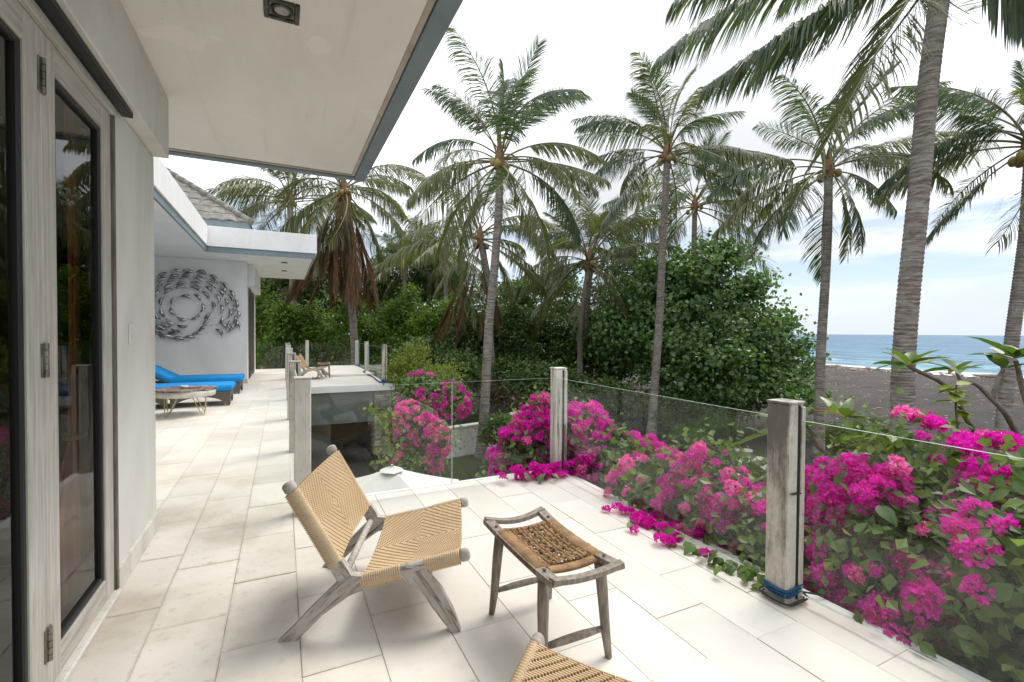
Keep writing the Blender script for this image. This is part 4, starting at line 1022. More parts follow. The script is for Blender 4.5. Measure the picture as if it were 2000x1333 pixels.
# ------------------------------------------------------------------ low garden wall, path, stones, fence
gw = thing('garden_wall', 'low cream garden wall behind the leaning palm foot', 'wall', (4.3, 15.3, GZ))
P = [(4.0, 15.1), (6.4, 15.6), (8.6, 17.2), (12.5, 19.6)]
for k in range(3):
    p0, p1 = np.array(P[k]), np.array(P[k + 1]); L = np.linalg.norm(p1 - p0); a = math.atan2(*(p1 - p0)[::-1])
    M4 = np.array(Matrix.Translation((p0[0] - 4.3, p0[1] - 15.3, 0)) @ Matrix.Rotation(a, 4, 'Z'))
    MB().box(0, L, -.1, .1, 0, 1.0, .01, 0, M4).build('wall_section', 'weathered_white', gw); MB().box(-.02, L + .02, -.14, .14, 1.001, 1.07, .012, 0, M4).build('cap', 'weathered_white', gw)
slab('path', 'limestone', [(1.5, 6.2, 9.0, 12.3, GZ - .1, GZ + .03, .01)], kind='structure')
for k, (x, y) in enumerate(((1452, 882), (1474, 898), (1490, 914), (1450, 905))):
    p = atz(x, y, GZ); mb = MB(); V = []; n = 14
    for z_ in (0, .06):
        for a in range(n): V.append(((.36 + .05 * math.sin(a * 2.1 + k)) * math.cos(a / n * 6.283), (.27 + .04 * math.cos(a * 1.7 + k)) * math.sin(a / n * 6.283), z_))
    mb.add(V, [list(range(n, 2 * n))] + [[a, (a + 1) % n, n + (a + 1) % n, n + a] for a in range(n)])
    tag(mb.build('stepping_stone', 'step_stone', loc=(p[0], p[1], GZ - .01)), ['stepping stone farthest along the dark garden path', 'broad stepping stone in the middle of the path', 'stepping stone nearest the stained post', 'stepping stone set left of the path'][k], 'stepping stone', 'stepping stones behind the blossom')
p0, p1 = atz(1428, 925, GZ), atz(1495, 958, GZ)
kb = MB().tube([p0 + (0, 0, .03), (p0 + p1) / 2 + (0.1, .1, .03), p1 + (0, 0, .03)], .06, 4, True, phase=.78)
kb.build('kerb', 'white_paint', kind='structure')
fn = thing('wire_fence', 'thin dark wire fence at the edge of the beach under the broad tree', 'fence', tuple(atz(1460, 850, GZ)))
fo = np.array(fn.location); tops = []
for k, x in enumerate((1405, 1425, 1450, 1472, 1500, 1520)):
    p = atz(x, 852 + k * 2, GZ) - fo; tops.append(p)
    MB().tube([p, p + (0, 0, 1.45)], .035, 6).build('fence_post', 'dark_timber', fn)
for h in (.35, .7, 1.05, 1.38):
    for k in range(5): MB().tube([tops[k] + (0, 0, h), tops[k + 1] + (0, 0, h)], .006, 4, False).build('wire', 'dark_timber', fn)
p = atz(1955, 742, -3.6)
tag(MB().tube(spline([p + (-.0, -1.6, .3), p + (0, 0, .42), p + (.2, 1.6, .3), p + (.1, 2.6, .35)], 12), [.10, .22, .25, .24, .24, .22, .2, .2, .18, .15, .12, .06], 8).build('driftwood_log', 'driftwood', smooth=True), 'driftwood log washed up near the waterline', 'log')
# flotsam scattered along the tide line
mb = MB()
for k in range(420):
    x = rng.normal(77, 3.0); y = rng.uniform(8, 62); s_ = abs(rng.normal(.12, .08)) + .04
    zc_ = float(ground_z(np.array(x), np.array(y))); a = rng.uniform(0, 3.14)
    d = np.array([math.cos(a), math.sin(a), 0]) * s_ * rng.uniform(.6, 2.5)
    mb.tube([np.array([x, y, zc_ + s_ * .4]) - d, np.array([x, y, zc_ + s_ * .5]) + d], s_ * .5, 5)
for k in range(1100):
    x = 19 + 56 * rng.random() ** 1.3; y = rng.uniform(2, 16 + x * .55); s_ = rng.uniform(.02, .06) * (.6 + x / 60); a = rng.uniform(0, 3.14)
    zc_ = float(ground_z(np.array(x), np.array(y))); d = np.array([math.cos(a), math.sin(a), 0]) * s_ * rng.uniform(.8, 2.4)
    mb.tube([np.array([x, y, zc_ + s_ * .3]) - d, np.array([x, y, zc_ + s_ * .4]) + d], s_ * .6, 4)
mb.build('flotsam', 'driftwood', kind='stuff')

# ------------------------------------------------------------------ palms
def frond_mb(P0, P1, P2, L, n_leaf, grav=.9, lw=.030, lmax=.95, fold=.5, rag=.12, seed=0, start=.24, sweep=.6):
    """pinnate frond along a bent rachis; leaflets swept forward, bunched in places, hanging under their own weight"""
    g = np.random.default_rng(seed)
    mb = MB(); C_ = bez(P0, P1, P2, 22)
    r = np.linspace(.034, .005, 22) * (L / 4); mb.tube(C_, r, 5, True, flat=(1, 1.2), mi=1)
    P0, P1, P2 = map(np.asarray, (P0, P1, P2))
    roll = g.normal(0, .28); wave = g.uniform(0, 6.28)
    for side in (1, -1):
        ts = np.linspace(start, .997, n_leaf)
        ts = ts + .006 * np.sin(ts * 95 + wave) + g.normal(0, .25 / n_leaf, n_leaf)      # leaflets stick together in bunches
        miss = g.random(n_leaf) > .05
        t_ = np.clip(ts[miss], .1, 1)[:, None]; n_l = len(t_)
        P = (1 - t_) ** 2 * P0 + 2 * t_ * (1 - t_) * P1 + t_ * t_ * P2
        T = unit(2 * (1 - t_) * (P1 - P0) + 2 * t_ * (P2 - P1))
        Sd = unit(np.cross(T, np.broadcast_to(np.array([0, 0, 1.0]), T.shape) + 1e-4)); Nn = np.cross(Sd, T)
        rr_ = roll * (1 - .3 * t_); Sd, Nn = Sd * np.cos(rr_) + Nn * np.sin(rr_), Nn * np.cos(rr_) - Sd * np.sin(rr_)
        t1 = (t_[:, 0] - start) / (1 - start)
        ln = lmax * (L / 4) * (np.clip(.55 + 1.6 * t1, 0, 1) * np.clip(1.22 - .82 * t1 ** 2.2, 0, 1)) * g.uniform(.86, 1.06, n_l)
        ln *= np.where(g.random(n_l) < rag, g.uniform(.35, .8, n_l), 1)
        bunch = .16 * np.sin(t1 * 31 + wave + side)[:, None]
        D0 = unit(Sd * side + T * (sweep + .8 * t1[:, None] ** 2 + bunch) + Nn * (fold * (1 - t1 * .7))[:, None] + g.normal(0, .05, (n_l, 3)))
        pts = [P]; d = D0.copy(); steps = 3
        for k in range(steps):
            d = unit(d + np.array([0, 0, -1.0]) * grav * (.34 + .20 * k) * (1 + bunch * 1.5 + g.normal(0, .12, (n_l, 1))))
            pts.append(pts[-1] + d * (ln / steps)[:, None])
        wd = [.6, 1.0, .75, .06]; wv = T * .8 + Nn * .35
        rows = []
        for k in range(steps + 1):
            w_ = unit(wv - d * np.sum(wv * d, 1, keepdims=True) + 1e-6) * (lw * (L / 4) * wd[k]) * .5
            rows += [pts[k] - w_, pts[k] + w_]
        V = np.stack(rows, 1).reshape(-1, 3); n8 = 2 * (steps + 1)
        idx = np.arange(n_l)[:, None] * n8
        mb.add(V, np.concatenate([idx + np.array([[2 * k, 2 * k + 1, 2 * k + 3, 2 * k + 2]]) for k in range(steps)], 0), 0)
    return mb
def planar(e0, e1, L, bend=0.0):
    e0, e1 = R(e0), R(e1); a = np.array([math.cos(e0), bend * .15, math.sin(e0)]) * L * .52
    b_ = a + np.array([math.cos(e1), bend, math.sin(e1)]) * L * .52
    return np.zeros(3), a, b_
LIB = {}
def lib(kind, n_leaf=72):
    """a few frond meshes per pose, shared between the palms"""
    k = (kind, n_leaf)
    if k not in LIB:
        spec = {'spear': (86, 60, .30, .35, 1.5), 'up': (76, 18, .8, .25, 1.0), 'high': (52, -16, 1.1, .15, .75), 'mid': (26, -38, 1.3, .1, .65), 'low': (2, -52, 1.3, .05, .6), 'droop': (-34, -70, .8, .05, .7), 'dead': (-80, -90, .35, .0, 1.6)}[kind]
        out = []
        for s_ in range(4):
            e0, e1 = spec[0] + (s_ - 1.5) * 6, spec[1] + (s_ - 1.5) * 11
            mbf = frond_mb(*planar(e0, e1, 4.0, (.35, -.3, .15, -.45)[s_]), 4.0, n_leaf, spec[2], .041 if n_leaf < 80 else .034, 1.12, spec[3], .16, seed=s_ * 7 + len(LIB) * 31, sweep=spec[4])
            for mset in (('palm_leaf', 'palm_rachis'), ('palm_leaf_olive', 'palm_rachis'), ('palm_leaf_dead', 'palm_rachis_dead')):
                out.append((mset[0], mbf.mesh('frond', list(mset), False)))
        LIB[k] = out
    return LIB[k]
def pick(kind, mat, n_leaf=72):
    c_ = [me for nm, me in lib(kind, n_leaf) if nm == mat]; return random.choice(c_)
def trunk_mb(P, w, rings, flare=1.5):
    n = rings * 3; C_ = spline(P, n); u = np.linspace(0, 1, n); C_[:, :2] += (np.stack([np.sin(u * 9 + w * 90), np.cos(u * 7 + w * 50)], 1) * .05) * (u * (1 - u) * 4)[:, None]
    r = w / 2 * (1.06 - .22 * u + (flare - 1) * np.exp(-u * 16)) * np.where(np.arange(n) % 3 == 0, (.955 if w > .36 else .925), 1.0 + .02 * (np.arange(n) % 3 == 1))
    r *= 1 + np.random.default_rng(int(w * 1e5)).normal(0, .012, n)
    return MB().tube(C_, r, 14, True)
def palm(label, path, d, w, crown, L=4.0, skirt=0, nuts=5, n_leaf=72, seed=1, dense=1.0, wind=0.0, auto=True, poses=None, olive=.3, group='coconut palms between garden and beach'):
    """path: bearings of the trunk from foot to crown; crown: number of fronds"""
    random.seed(seed * 13 + 5)
    P = [at(x, y, d) for (x, y) in path]; foot = P[0].copy(); foot[2] = min(foot[2], GZ); 
    g0 = float(ground_z(np.array(foot[0]), np.array(foot[1]))); foot[2] = g0 - .1
    if P[0][2] > g0 + .4: P = [foot] + P
    else: P[0] = foot
    t = thing('coconut_palm', label, 'palm tree', tuple(foot), 0, group)
    Pl = [p - foot for p in P]
    h = Pl[-1][2]
    trunk_mb(Pl, w, max(30, int(h / .085))).build('trunk', 'palm_trunk', t, True)
    top = Pl[-1]
    MB().lathe([(w * .40, -.35), (w * .55, -.15), (w * .62, .05), (w * .5, .3), (w * .25, .6), (.02, .8)], 12, tuple(top)).build('crown_shaft', 'palm_fibre', t, True)
    seq = []
    if auto:
        n = int(crown * 1.25)
        for i_ in range(n):
            f = i_ / n
            kind = 'spear' if f < .14 else 'up' if f < .30 else 'high' if f < .46 else 'mid' if f < .68 else 'low' if f < .85 else 'droop'
            seq.append((kind, i_ * 137.5 + random.uniform(-30, 30)))
    for (kind, az) in (poses or []): seq.append((kind, az))
    camaz = math.degrees(math.atan2(RT[1], RT[0]))
    for i_, (kind, az) in enumerate(seq):
        azr = R(az + camaz)
        if wind:
            dx, dy = math.cos(azr) + wind * math.cos(R(camaz)), math.sin(azr) + wind * math.sin(R(camaz)); azr = math.atan2(dy, dx)
        mname = 'palm_leaf_dead' if kind == 'dead' else ('palm_leaf_olive' if random.random() < (olive * (1.6 if kind in ('low', 'droop', 'mid') else .5)) else 'palm_leaf')
        s_ = L / 4 * random.uniform(.74, 1.14) * {'dead': .8, 'spear': .66, 'up': .85}.get(kind, 1)
        off = np.array([math.cos(azr), math.sin(azr), 0]) * w * .45
        zoff = {'spear': .7, 'up': .45, 'high': .3, 'mid': .12, 'low': 0, 'droop': -.15, 'dead': -.25}[kind]
        link('frond', pick(kind, mname, n_leaf), t, tuple(top + off + (0, 0, zoff * L / 4)), (random.gauss(0, .38), random.gauss(.04, .16), azr), (s_, s_ * random.uniform(.8, 1.15), s_))
    for k in range(skirt):
        azr = R(k * 137.5 + random.uniform(-25, 25)); s_ = L / 4 * random.uniform(.85, 1.25)
        link('frond', pick('dead', 'palm_leaf_dead', n_leaf), t, tuple(top + np.array([math.cos(azr), math.sin(azr), 0]) * w * .7 + (0, 0, -.3)), (random.uniform(-.5, .5), random.uniform(-.1, .15), azr), (s_ * .8, s_ * .55, s_))['label'] = 'dead brown hanging frond'
    for k in range(nuts):
        a = k * 2.4 + random.random(); q_ = np.array([math.cos(a), math.sin(a), 0]) * random.uniform(.25, .42)
        MB().lathe([(0, -.15), (.07, -.12), (.115, -.02), (.10, .08), (.04, .15), (0, .16)], 10).build('coconut', 'coconut', t, True, loc=tuple(top + q_ + (0, 0, random.uniform(-.35, .0))))
    return t, top, foot
def spath(*p): return list(p)
palm('tall palm with swollen foot rising in front of the cream garden wall', spath((938, 897), (950, 760), (957, 620), (966, 500), (975, 400), (976, 318)), 16.2, .31, 22, 4.1, nuts=6, seed=2, wind=-.12,
     poses=[('low', 15), ('droop', 205), ('low', 190), ('up', 95), ('up', 80)])
palm('palm with rust brown hanging fronds close behind the tall palm', spath((968, 822), (962, 700), (952, 560), (938, 468)), 22.5, .30, 18, 4.3, skirt=6, nuts=4, seed=3, wind=-.1, poses=[('droop', 200), ('droop', 230), ('droop', 330)], olive=.6)
palm('broad crowned palm bearing orange coconuts in front of the dark trees', spath((1132, 800), (1133, 690), (1140, 590), (1150, 515)), 25, .34, 26, 4.9, nuts=8, seed=4, olive=.6, poses=[('high', 60), ('high', 120), ('up', 90), ('mid', 170), ('mid', 10)])
palm('slim palm standing directly beside the coconut bearing palm', spath((1147, 770), (1146, 650), (1150, 560), (1158, 520)), 26.5, .30, 9, 3.3, nuts=2, seed=21)
palm('straight tall palm left of the broad leaved tree with brown flower stalks', spath((1272, 850), (1280, 740), (1289, 600), (1296, 450), (1303, 305)), 19.4, .33, 23, 4.3, nuts=6, seed=5, poses=[('high', 185), ('mid', 178), ('low', 10), ('high', 20)])
palm('smaller palm whose thin trunk rises out of the broad leaved tree', spath((1349, 760), (1351, 640), (1354, 520), (1357, 405)), 26, .33, 21, 4.6, nuts=4, seed=6, wind=.15, poses=[('high', 30), ('high', 10), ('droop', 250)])
palm('palm with blue grey trunk on the beach side of the broad leaved tree', spath((1597, 908), (1603, 740), (1610, 600), (1616, 450), (1618, 335)), 16.5, .31, 22, 3.9, nuts=4, seed=7, wind=.12, poses=[('mid', 2), ('low', 182), ('mid', 8), ('droop', 200)], olive=.4)
palm('right hand palm leaning at the picture edge over the beach', spath((1958, 875), (1975, 700), (1990, 560), (2003, 430), (2014, 285)), 13, .33, 19, 3.6, nuts=4, seed=8, poses=[('high', 175), ('mid', 172), ('droop', 210), ('up', 150)])
palm('palm with a long brown skirt of dead fronds beyond the far terrace', spath((692, 735), (688, 620), (682, 500), (672, 372)), 25, .40, 19, 5.0, skirt=24, nuts=6, seed=9, wind=-.1, poses=[('low', 175), ('droop', 215), ('droop', 235), ('droop', 268), ('droop', 320), ('low', 340)], olive=.75)
palm('palm half hidden behind the white far roof edge', spath((578, 735), (575, 620), (570, 500), (566, 395)), 29, .42, 20, 4.6, skirt=4, nuts=4, seed=10, poses=[('low', 180), ('mid', 176), ('low', 200)], olive=.65)
for k, (x, y, yb, d, lab) in enumerate(((790, 520, 735, 33, 'background palm right of the skirted palm'), (870, 505, 740, 31, 'background palm half behind the tall palm crown'), (610, 540, 735, 34, 'low background palm under the far roof corner'), (530, 560, 735, 33, 'background palm at the side of the far wing'))):
    palm(lab, spath((x - 4, yb), (x, (y + yb) / 2), (x, y)), d, .34, 15, 3.8, skirt=3, nuts=0, seed=30 + k, olive=.45)
# nearest palm: crown above the frame, long fronds hanging into view
t, top, foot = palm('nearest palm with thick ringed trunk crossing the sea view', spath((1765, 830), (1767, 700), (1774, 540), (1789, 360), (1808, 190), (1836, 10), (1851, -90)), 9.0, .37, 15, 4.4, nuts=6, n_leaf=92, seed=12, auto=False,
     poses=[('spear', 80), ('up', 60), ('up', 130), ('high', 20), ('high', 75), ('high', 110), ('mid', 60), ('mid', 95), ('up', 250), ('high', 300)], olive=.2)
cr_ = top + foot
HERO = [((1851, -95, 9.0), (1795, -60, 8.4), (1600, 305, 7.9), 4.1, .9, 'palm_leaf_olive'),
        ((1851, -95, 9.0), (1700, -60, 8.7), (1385, 165, 8.9), 4.4, 1.0, 'palm_leaf'),
        ((1851, -95, 9.0), (1560, -130, 9.4), (1290, 110, 9.8), 4.6, 1.0, 'palm_leaf'),
        ((1851, -95, 9.0), (1640, -60, 9.6), (1470, 150, 10.2), 4.0, 1.0, 'palm_leaf'),
        ((1851, -95, 9.0), (1600, -190, 8.2), (1330, -10, 8.0), 4.4, 1.0, 'palm_leaf'),
        ((1851, -95, 9.0), (1930, -130, 8.6), (2030, 50, 8.2), 4.0, 1.1, 'palm_leaf'),
        ((1851, -95, 9.0), (1960, -160, 9.4), (2120, -10, 9.6), 4.2, 1.0, 'palm_leaf')]
for k, (a, b_, c_, L, gv, mname) in enumerate(HERO):
    p0, p1, p2 = at(*a) - foot, at(*b_) - foot, at(*c_) - foot
    frond_mb(p0, p1, p2, L, 100, gv * .9, .042, 1.25, .12, .10, seed=77 + k, start=.28).build('frond', [mname, 'palm_rachis'], t)

# ------------------------------------------------------------------ leaf clouds
def leaves_mb(C_, Nrm, size, g, up=.5, aspect=.62, droop=.5, mb=None, mi=0):
    n = len(C_); mb = mb or MB()
    nr = unit(Nrm + g.normal(0, .75, (n, 3)) + np.array([0, 0, up])); ax = unit(np.cross(nr, g.normal(0, 1, (n, 3)))); ax = unit(ax + np.array([0, 0, -droop]))
    sd = unit(np.cross(nr, ax)); nn = np.cross(ax, sd)
    s = size * g.uniform(.65, 1.25, n)[:, None]
    V = np.stack([C_ - ax * s * .5, C_ - sd * s * aspect * .5 + nn * s * .10, C_ + ax * s * .5, C_ + sd * s * aspect * .5 + nn * s * .10], 1).reshape(-1, 3)
    i4 = np.arange(n)[:, None] * 4
    q = np.concatenate([i4 + np.array([[0, 1, 2]]), i4 + np.array([[0, 2, 3]])], 0)
    return mb.add(V, q, mi)
def lobes(B, g, k, r0, r1):
    out = [b_ for b_ in B]
    for b_ in B:
        for _ in range(k):
            d = unit(g.normal(0, 1, 3)); d[2] = abs(d[2]) * .9 - .2; s_ = g.uniform(r0, r1)
            out.append(np.concatenate([b_[:3] + unit(d) * b_[3:] * g.uniform(.85, 1.08), b_[3:] * s_ * g.uniform(.8, 1.2, 3)]))
    return np.array(out)
def cloud(blobs, n, clump, g, shell=.35, per=26, rough=.07):
    """points in clumps near the surface of a few ellipsoids"""
    B = np.array(blobs, float); ar = (B[:, 3] * B[:, 4] + B[:, 4] * B[:, 5] + B[:, 3] * B[:, 5]); k = max(1, n // per)
    w = g.choice(len(B), k, p=ar / ar.sum()); d = unit(g.normal(0, 1, (k, 3))); d[:, 2] = np.where(d[:, 2] < -.55, -d[:, 2], d[:, 2])
    rad = 1 - shell * g.random(k) ** 1.6; rad *= 1 + g.normal(0, rough, k)
    Cc = B[w, :3] + d * B[w, 3:] * rad[:, None]
    P = np.repeat(Cc, per, 0) + g.normal(0, 1, (k * per, 3)) * clump * np.repeat(g.uniform(.5, 1.3, k), per)[:, None] * np.array([1, 1, .75])
    return P, np.repeat(d, per, 0)
def limbs_mb(foot, blobs, g, r0, n=6):
    mb = MB(); foot = np.asarray(foot, float); B = np.array(blobs, float)
    c0 = B[:, :3].mean(0); fork = foot + (c0 - foot) * .45
    mb.tube(spline([foot, foot + (fork - foot) * .5 + g.normal(0, .08, 3), fork], 10), np.linspace(r0 * 1.25, r0 * .8, 10), 8)
    for k in range(n):
        bb = B[k % len(B)]; e = bb[:3] + unit(g.normal(0, 1, 3)) * bb[3:] * .7; e[2] = max(e[2], fork[2] * .6 + bb[2] * .4)
        mid = (fork + e) / 2 + g.normal(0, .25, 3)
        mb.tube(spline([fork, mid, e], 8), np.linspace(r0 * .6, r0 * .12, 8), 6)
    return mb
def tree(name, label, cat, blobs, n, size, mat, seed, clump=.28, group=None, r0=.14, foot=None, up=.5, nl=7, shell=.35, aspect=.62, per=26, rough=.10):
    g = np.random.default_rng(seed); B = np.array(blobs, float)
    if foot is None: foot = np.array([B[:, 0].mean(), B[:, 1].mean(), 0])
    foot = np.array([foot[0], foot[1], float(ground_z(np.array(foot[0]), np.array(foot[1]))) - .05])
    t = thing(name, label, cat, tuple(foot), 0, group); B[:, :3] -= foot
    limbs_mb((0, 0, 0), B, g, r0, nl).build('trunk', 'bark', t, True)
    P, Nn = cloud(lobes(B, g, 5, .22, .42), n, clump, g, shell, per, rough)
    P[:, 2] = np.maximum(P[:, 2], .04)
    leaves_mb(P, Nn, size, g, up, aspect).build('crown', mat, t, kind='stuff')
    return t
def blob(px, py, d, wx, wy, depth=None):              # an ellipsoid at a bearing, half sizes wx, wy seen in photo pixels
    p = at(px, py, d); a = wx * d / F; return (*p, a, depth or a * .9, wy * d / F)
def col_blobs(px0, px1, top, d, n, seed, bottom=None):
    r_ = random.Random(seed); out = []
    for k in range(n):
        x = px0 + (px1 - px0) * (k + .5) / n; tp = top + r_.uniform(-8, 26); bt = bottom or 790
        out.append(blob(x, (tp + bt) / 2, d + r_.uniform(-1, 1.5), (px1 - px0) / n * .75, (bt - tp) / 2))
    return out
# far wood as one mass, then the individual trees in front of it
g = np.random.default_rng(3)
far = []
for k in range(46):
    a = R(-62 + k * 2.0); dist = 47 + random.uniform(-3, 8)
    if a > R(50): continue
    far.append((math.sin(a + .05) * dist - 2, math.cos(a + .05) * dist, .8 + random.uniform(-1, 2.6), 3.4, 3.2, 4.4))
far = [f for f in far if f[0] < 26]
P, Nn = cloud(far, 60000, .45, g, .3)
leaves_mb(P, Nn, .42, g).build('woodland', 'jungle_dark', kind='stuff')
GT = 'dense trees and thickets behind the garden'
tree('thicket', 'bright green thicket beside the far wing', 'thicket', col_blobs(490, 625, 585, 27, 3, 1), 15000, .20, 'jungle_bright', 41, .26, GT)
tree('thicket', 'bright green thicket below the skirted palm', 'thicket', col_blobs(615, 765, 592, 28, 3, 2), 15000, .20, 'jungle_bright', 42, .26, GT)
tree('thicket', 'bright feathery thicket left of the tall palm', 'thicket', col_blobs(755, 905, 590, 26, 4, 3), 17000, .19, 'jungle_bright', 43, .26, GT)
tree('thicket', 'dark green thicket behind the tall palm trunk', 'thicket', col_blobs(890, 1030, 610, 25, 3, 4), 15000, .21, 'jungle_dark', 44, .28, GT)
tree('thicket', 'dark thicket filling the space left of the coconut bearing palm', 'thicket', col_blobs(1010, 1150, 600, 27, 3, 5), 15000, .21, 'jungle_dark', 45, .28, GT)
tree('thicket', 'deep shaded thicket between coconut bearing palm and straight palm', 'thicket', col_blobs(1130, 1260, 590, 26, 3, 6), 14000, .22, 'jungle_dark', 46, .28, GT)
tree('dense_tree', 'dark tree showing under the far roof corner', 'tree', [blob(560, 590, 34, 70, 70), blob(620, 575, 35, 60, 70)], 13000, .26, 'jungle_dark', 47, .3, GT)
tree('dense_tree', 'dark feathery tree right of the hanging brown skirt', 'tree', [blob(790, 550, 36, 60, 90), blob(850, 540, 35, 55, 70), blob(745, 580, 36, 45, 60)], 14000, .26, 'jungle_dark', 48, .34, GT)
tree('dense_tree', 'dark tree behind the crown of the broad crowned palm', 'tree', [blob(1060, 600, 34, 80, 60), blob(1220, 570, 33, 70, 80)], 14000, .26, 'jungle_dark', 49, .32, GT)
tree('broad_tree', 'big glossy round leaved tree standing before the beach', 'tree', [blob(1375, 595, 22.5, 95, 100), blob(1300, 610, 23, 95, 95), blob(1455, 665, 21.8, 72, 72), blob(1520, 735, 21, 46, 54), blob(1500, 775, 20.5, 80, 40), blob(1400, 790, 20.8, 80, 40), blob(1235, 680, 23.5, 75, 100), blob(1420, 700, 21.3, 110, 85), blob(1330, 720, 21.8, 90, 80), blob(1385, 500, 22.4, 34, 26), blob(1430, 512, 22.2, 30, 24), blob(1340, 530, 22.8, 36, 26), blob(1468, 565, 21.8, 30, 26), blob(1518, 640, 21, 28, 26), blob(1262, 590, 23.4, 36, 30), blob(1566, 690, 20.8, 20, 30)], 42000, .21, 'hibiscus_leaf', 50, .34, None, .20, None, .6, 26, .5, .85, 46, .17)
GS = 'garden shrubs below the terrace'
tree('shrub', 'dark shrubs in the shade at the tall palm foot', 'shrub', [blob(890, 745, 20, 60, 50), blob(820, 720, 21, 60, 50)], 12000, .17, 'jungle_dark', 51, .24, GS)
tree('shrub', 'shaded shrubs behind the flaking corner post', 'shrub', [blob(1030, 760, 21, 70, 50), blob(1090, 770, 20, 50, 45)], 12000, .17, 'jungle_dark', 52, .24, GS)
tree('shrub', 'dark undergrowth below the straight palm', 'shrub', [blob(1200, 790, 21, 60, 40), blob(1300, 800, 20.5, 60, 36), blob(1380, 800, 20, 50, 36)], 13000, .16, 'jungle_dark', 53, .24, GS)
tree('shrub', 'low leafy shrub hugging the garden wall right of the palm foot', 'shrub', [blob(985, 850, 15.2, 38, 32), blob(1020, 865, 14.6, 34, 26)], 7000, .10, 'garden_leaf', 54, .14, GS, .05)
tree('shrub', 'yellow green shrub rising above the far pillar', 'shrub', [blob(800, 712, 13.5, 30, 16), blob(850, 735, 13, 34, 14), blob(778, 740, 13.2, 18, 22), blob(815, 690, 13.6, 14, 14)], 4200, .08, 'lime_leaf', 55, .17, GS, .05)
tree('shrub', 'low clipped mossy hedge beside the beach path', 'hedge', [blob(1640, 862, 17.5, 42, 26), blob(1710, 858, 17.8, 42, 24)], 9000, .08, 'garden_leaf', 56, .12, GS, .05)
tree('shrub', 'spiky undergrowth left of the dark path', 'shrub', [blob(1345, 862, 17, 34, 24), blob(1400, 838, 18.2, 36, 22)], 6000, .13, 'garden_leaf', 57, .15, GS, .05, aspect=.22)
# beach grass: thin tufts at the sand's edge
mb = MB(); g = np.random.default_rng(8); n = 5000
gx_ = g.uniform(19, 29, n); gy_ = g.uniform(3, 17, n); keep = (np.sin(gx_ * 1.3) * np.sin(gy_ * .9 + gx_ * .4) + g.normal(0, .4, n)) > .25; gx_, gy_ = gx_[keep], gy_[keep]
P = np.stack([gx_, gy_, ground_z(gx_, gy_) + .05], 1)
leaves_mb(P, np.zeros_like(P), .16, g, 0, .25, -1.2, mb); mb.build('beach_grass', 'garden_leaf', kind='stuff')
mb = MB(); n = 26000; gx_ = g.uniform(2.8, 8.5, n); gy_ = g.uniform(11.5, 15.4, n); P = np.stack([gx_, gy_, ground_z(gx_, gy_) + .02], 1)
leaves_mb(P, np.zeros_like(P), .06, g, 0, .22, -1.4, mb); mb.build('lawn_grass', 'garden_leaf', kind='stuff')

# ------------------------------------------------------------------ bougainvillea
def leaf_mesh(mat, L, W_, name='leaf', curl=.12, n=4):
    V = [(0, 0, 0)]; u_s = [.22, .5, .78]; w_s = [.82, 1.0, .55]
    for u, w in zip(u_s, w_s):
        zc_ = -curl * L * u * u * 1.6
        V += [(u * L, -W_ / 2 * w, zc_ + .10 * W_), (u * L, 0, zc_), (u * L, W_ / 2 * w, zc_ + .10 * W_)]
    V.append((L, 0, -curl * L * 1.6))
    fs = [[0, 1, 2], [0, 2, 3]]
    for k in range(2):
        a = 1 + 3 * k; fs += [[a, a + 3, a + 4, a + 1], [a + 1, a + 4, a + 5, a + 2]]
    fs += [[7, 10, 8], [8, 10, 9]]
    return MB().add(V, fs).mesh(name, mat, True)
BL = [leaf_mesh('boug_leaf', .085, .058), leaf_mesh('boug_leaf', .07, .05), leaf_mesh('boug_leaf', .10, .066, curl=.2)]
LL_ = [leaf_mesh('lime_leaf', .085, .058), leaf_mesh('lime_leaf', .07, .05)]
def cluster_mesh(mat, seed, nb=34, rad=.07, bs=.036):
    g = np.random.default_rng(seed); d = unit(g.normal(0, 1, (nb, 3))); d[:, 2] = np.abs(d[:, 2]) * .8 - .15
    c = d * rad * g.uniform(.35, 1.0, nb)[:, None]; mb = MB()
    for k in range(nb):                                  # three papery bracts round a tiny pale tube
        o_ = unit(d[k] + g.normal(0, .35, 3)); a = unit(np.cross(o_, g.normal(0, 1, 3))); b_ = np.cross(o_, a); s_ = bs * g.uniform(.75, 1.15)
        for j in range(3):
            th = j * 2.094; ax = a * math.cos(th) + b_ * math.sin(th); sd_ = -a * math.sin(th) + b_ * math.cos(th); tip = c[k] + ax * s_ * .62 + o_ * s_ * .62
            m1 = c[k] + ax * s_ * .42 + o_ * s_ * .26
            mb.add([c[k], m1 - sd_ * s_ * .40 + o_ * s_ * .08, tip, m1 + sd_ * s_ * .40 + o_ * s_ * .08], [[0, 1, 2], [0, 2, 3]])
        if k % 3 == 0: mb.add([c[k] + o_ * .006 + a * .004, c[k] + o_ * .006 - a * .004, c[k] + o_ * s_ * .6], [[0, 1, 2]], 1)
    return mb.mesh('flower_cluster', [mat, 'bract_heart'])
FC = {'magenta_bract': [cluster_mesh('magenta_bract', k) for k in range(5)], 'pink_bract': [cluster_mesh('pink_bract', 20 + k) for k in range(5)]}
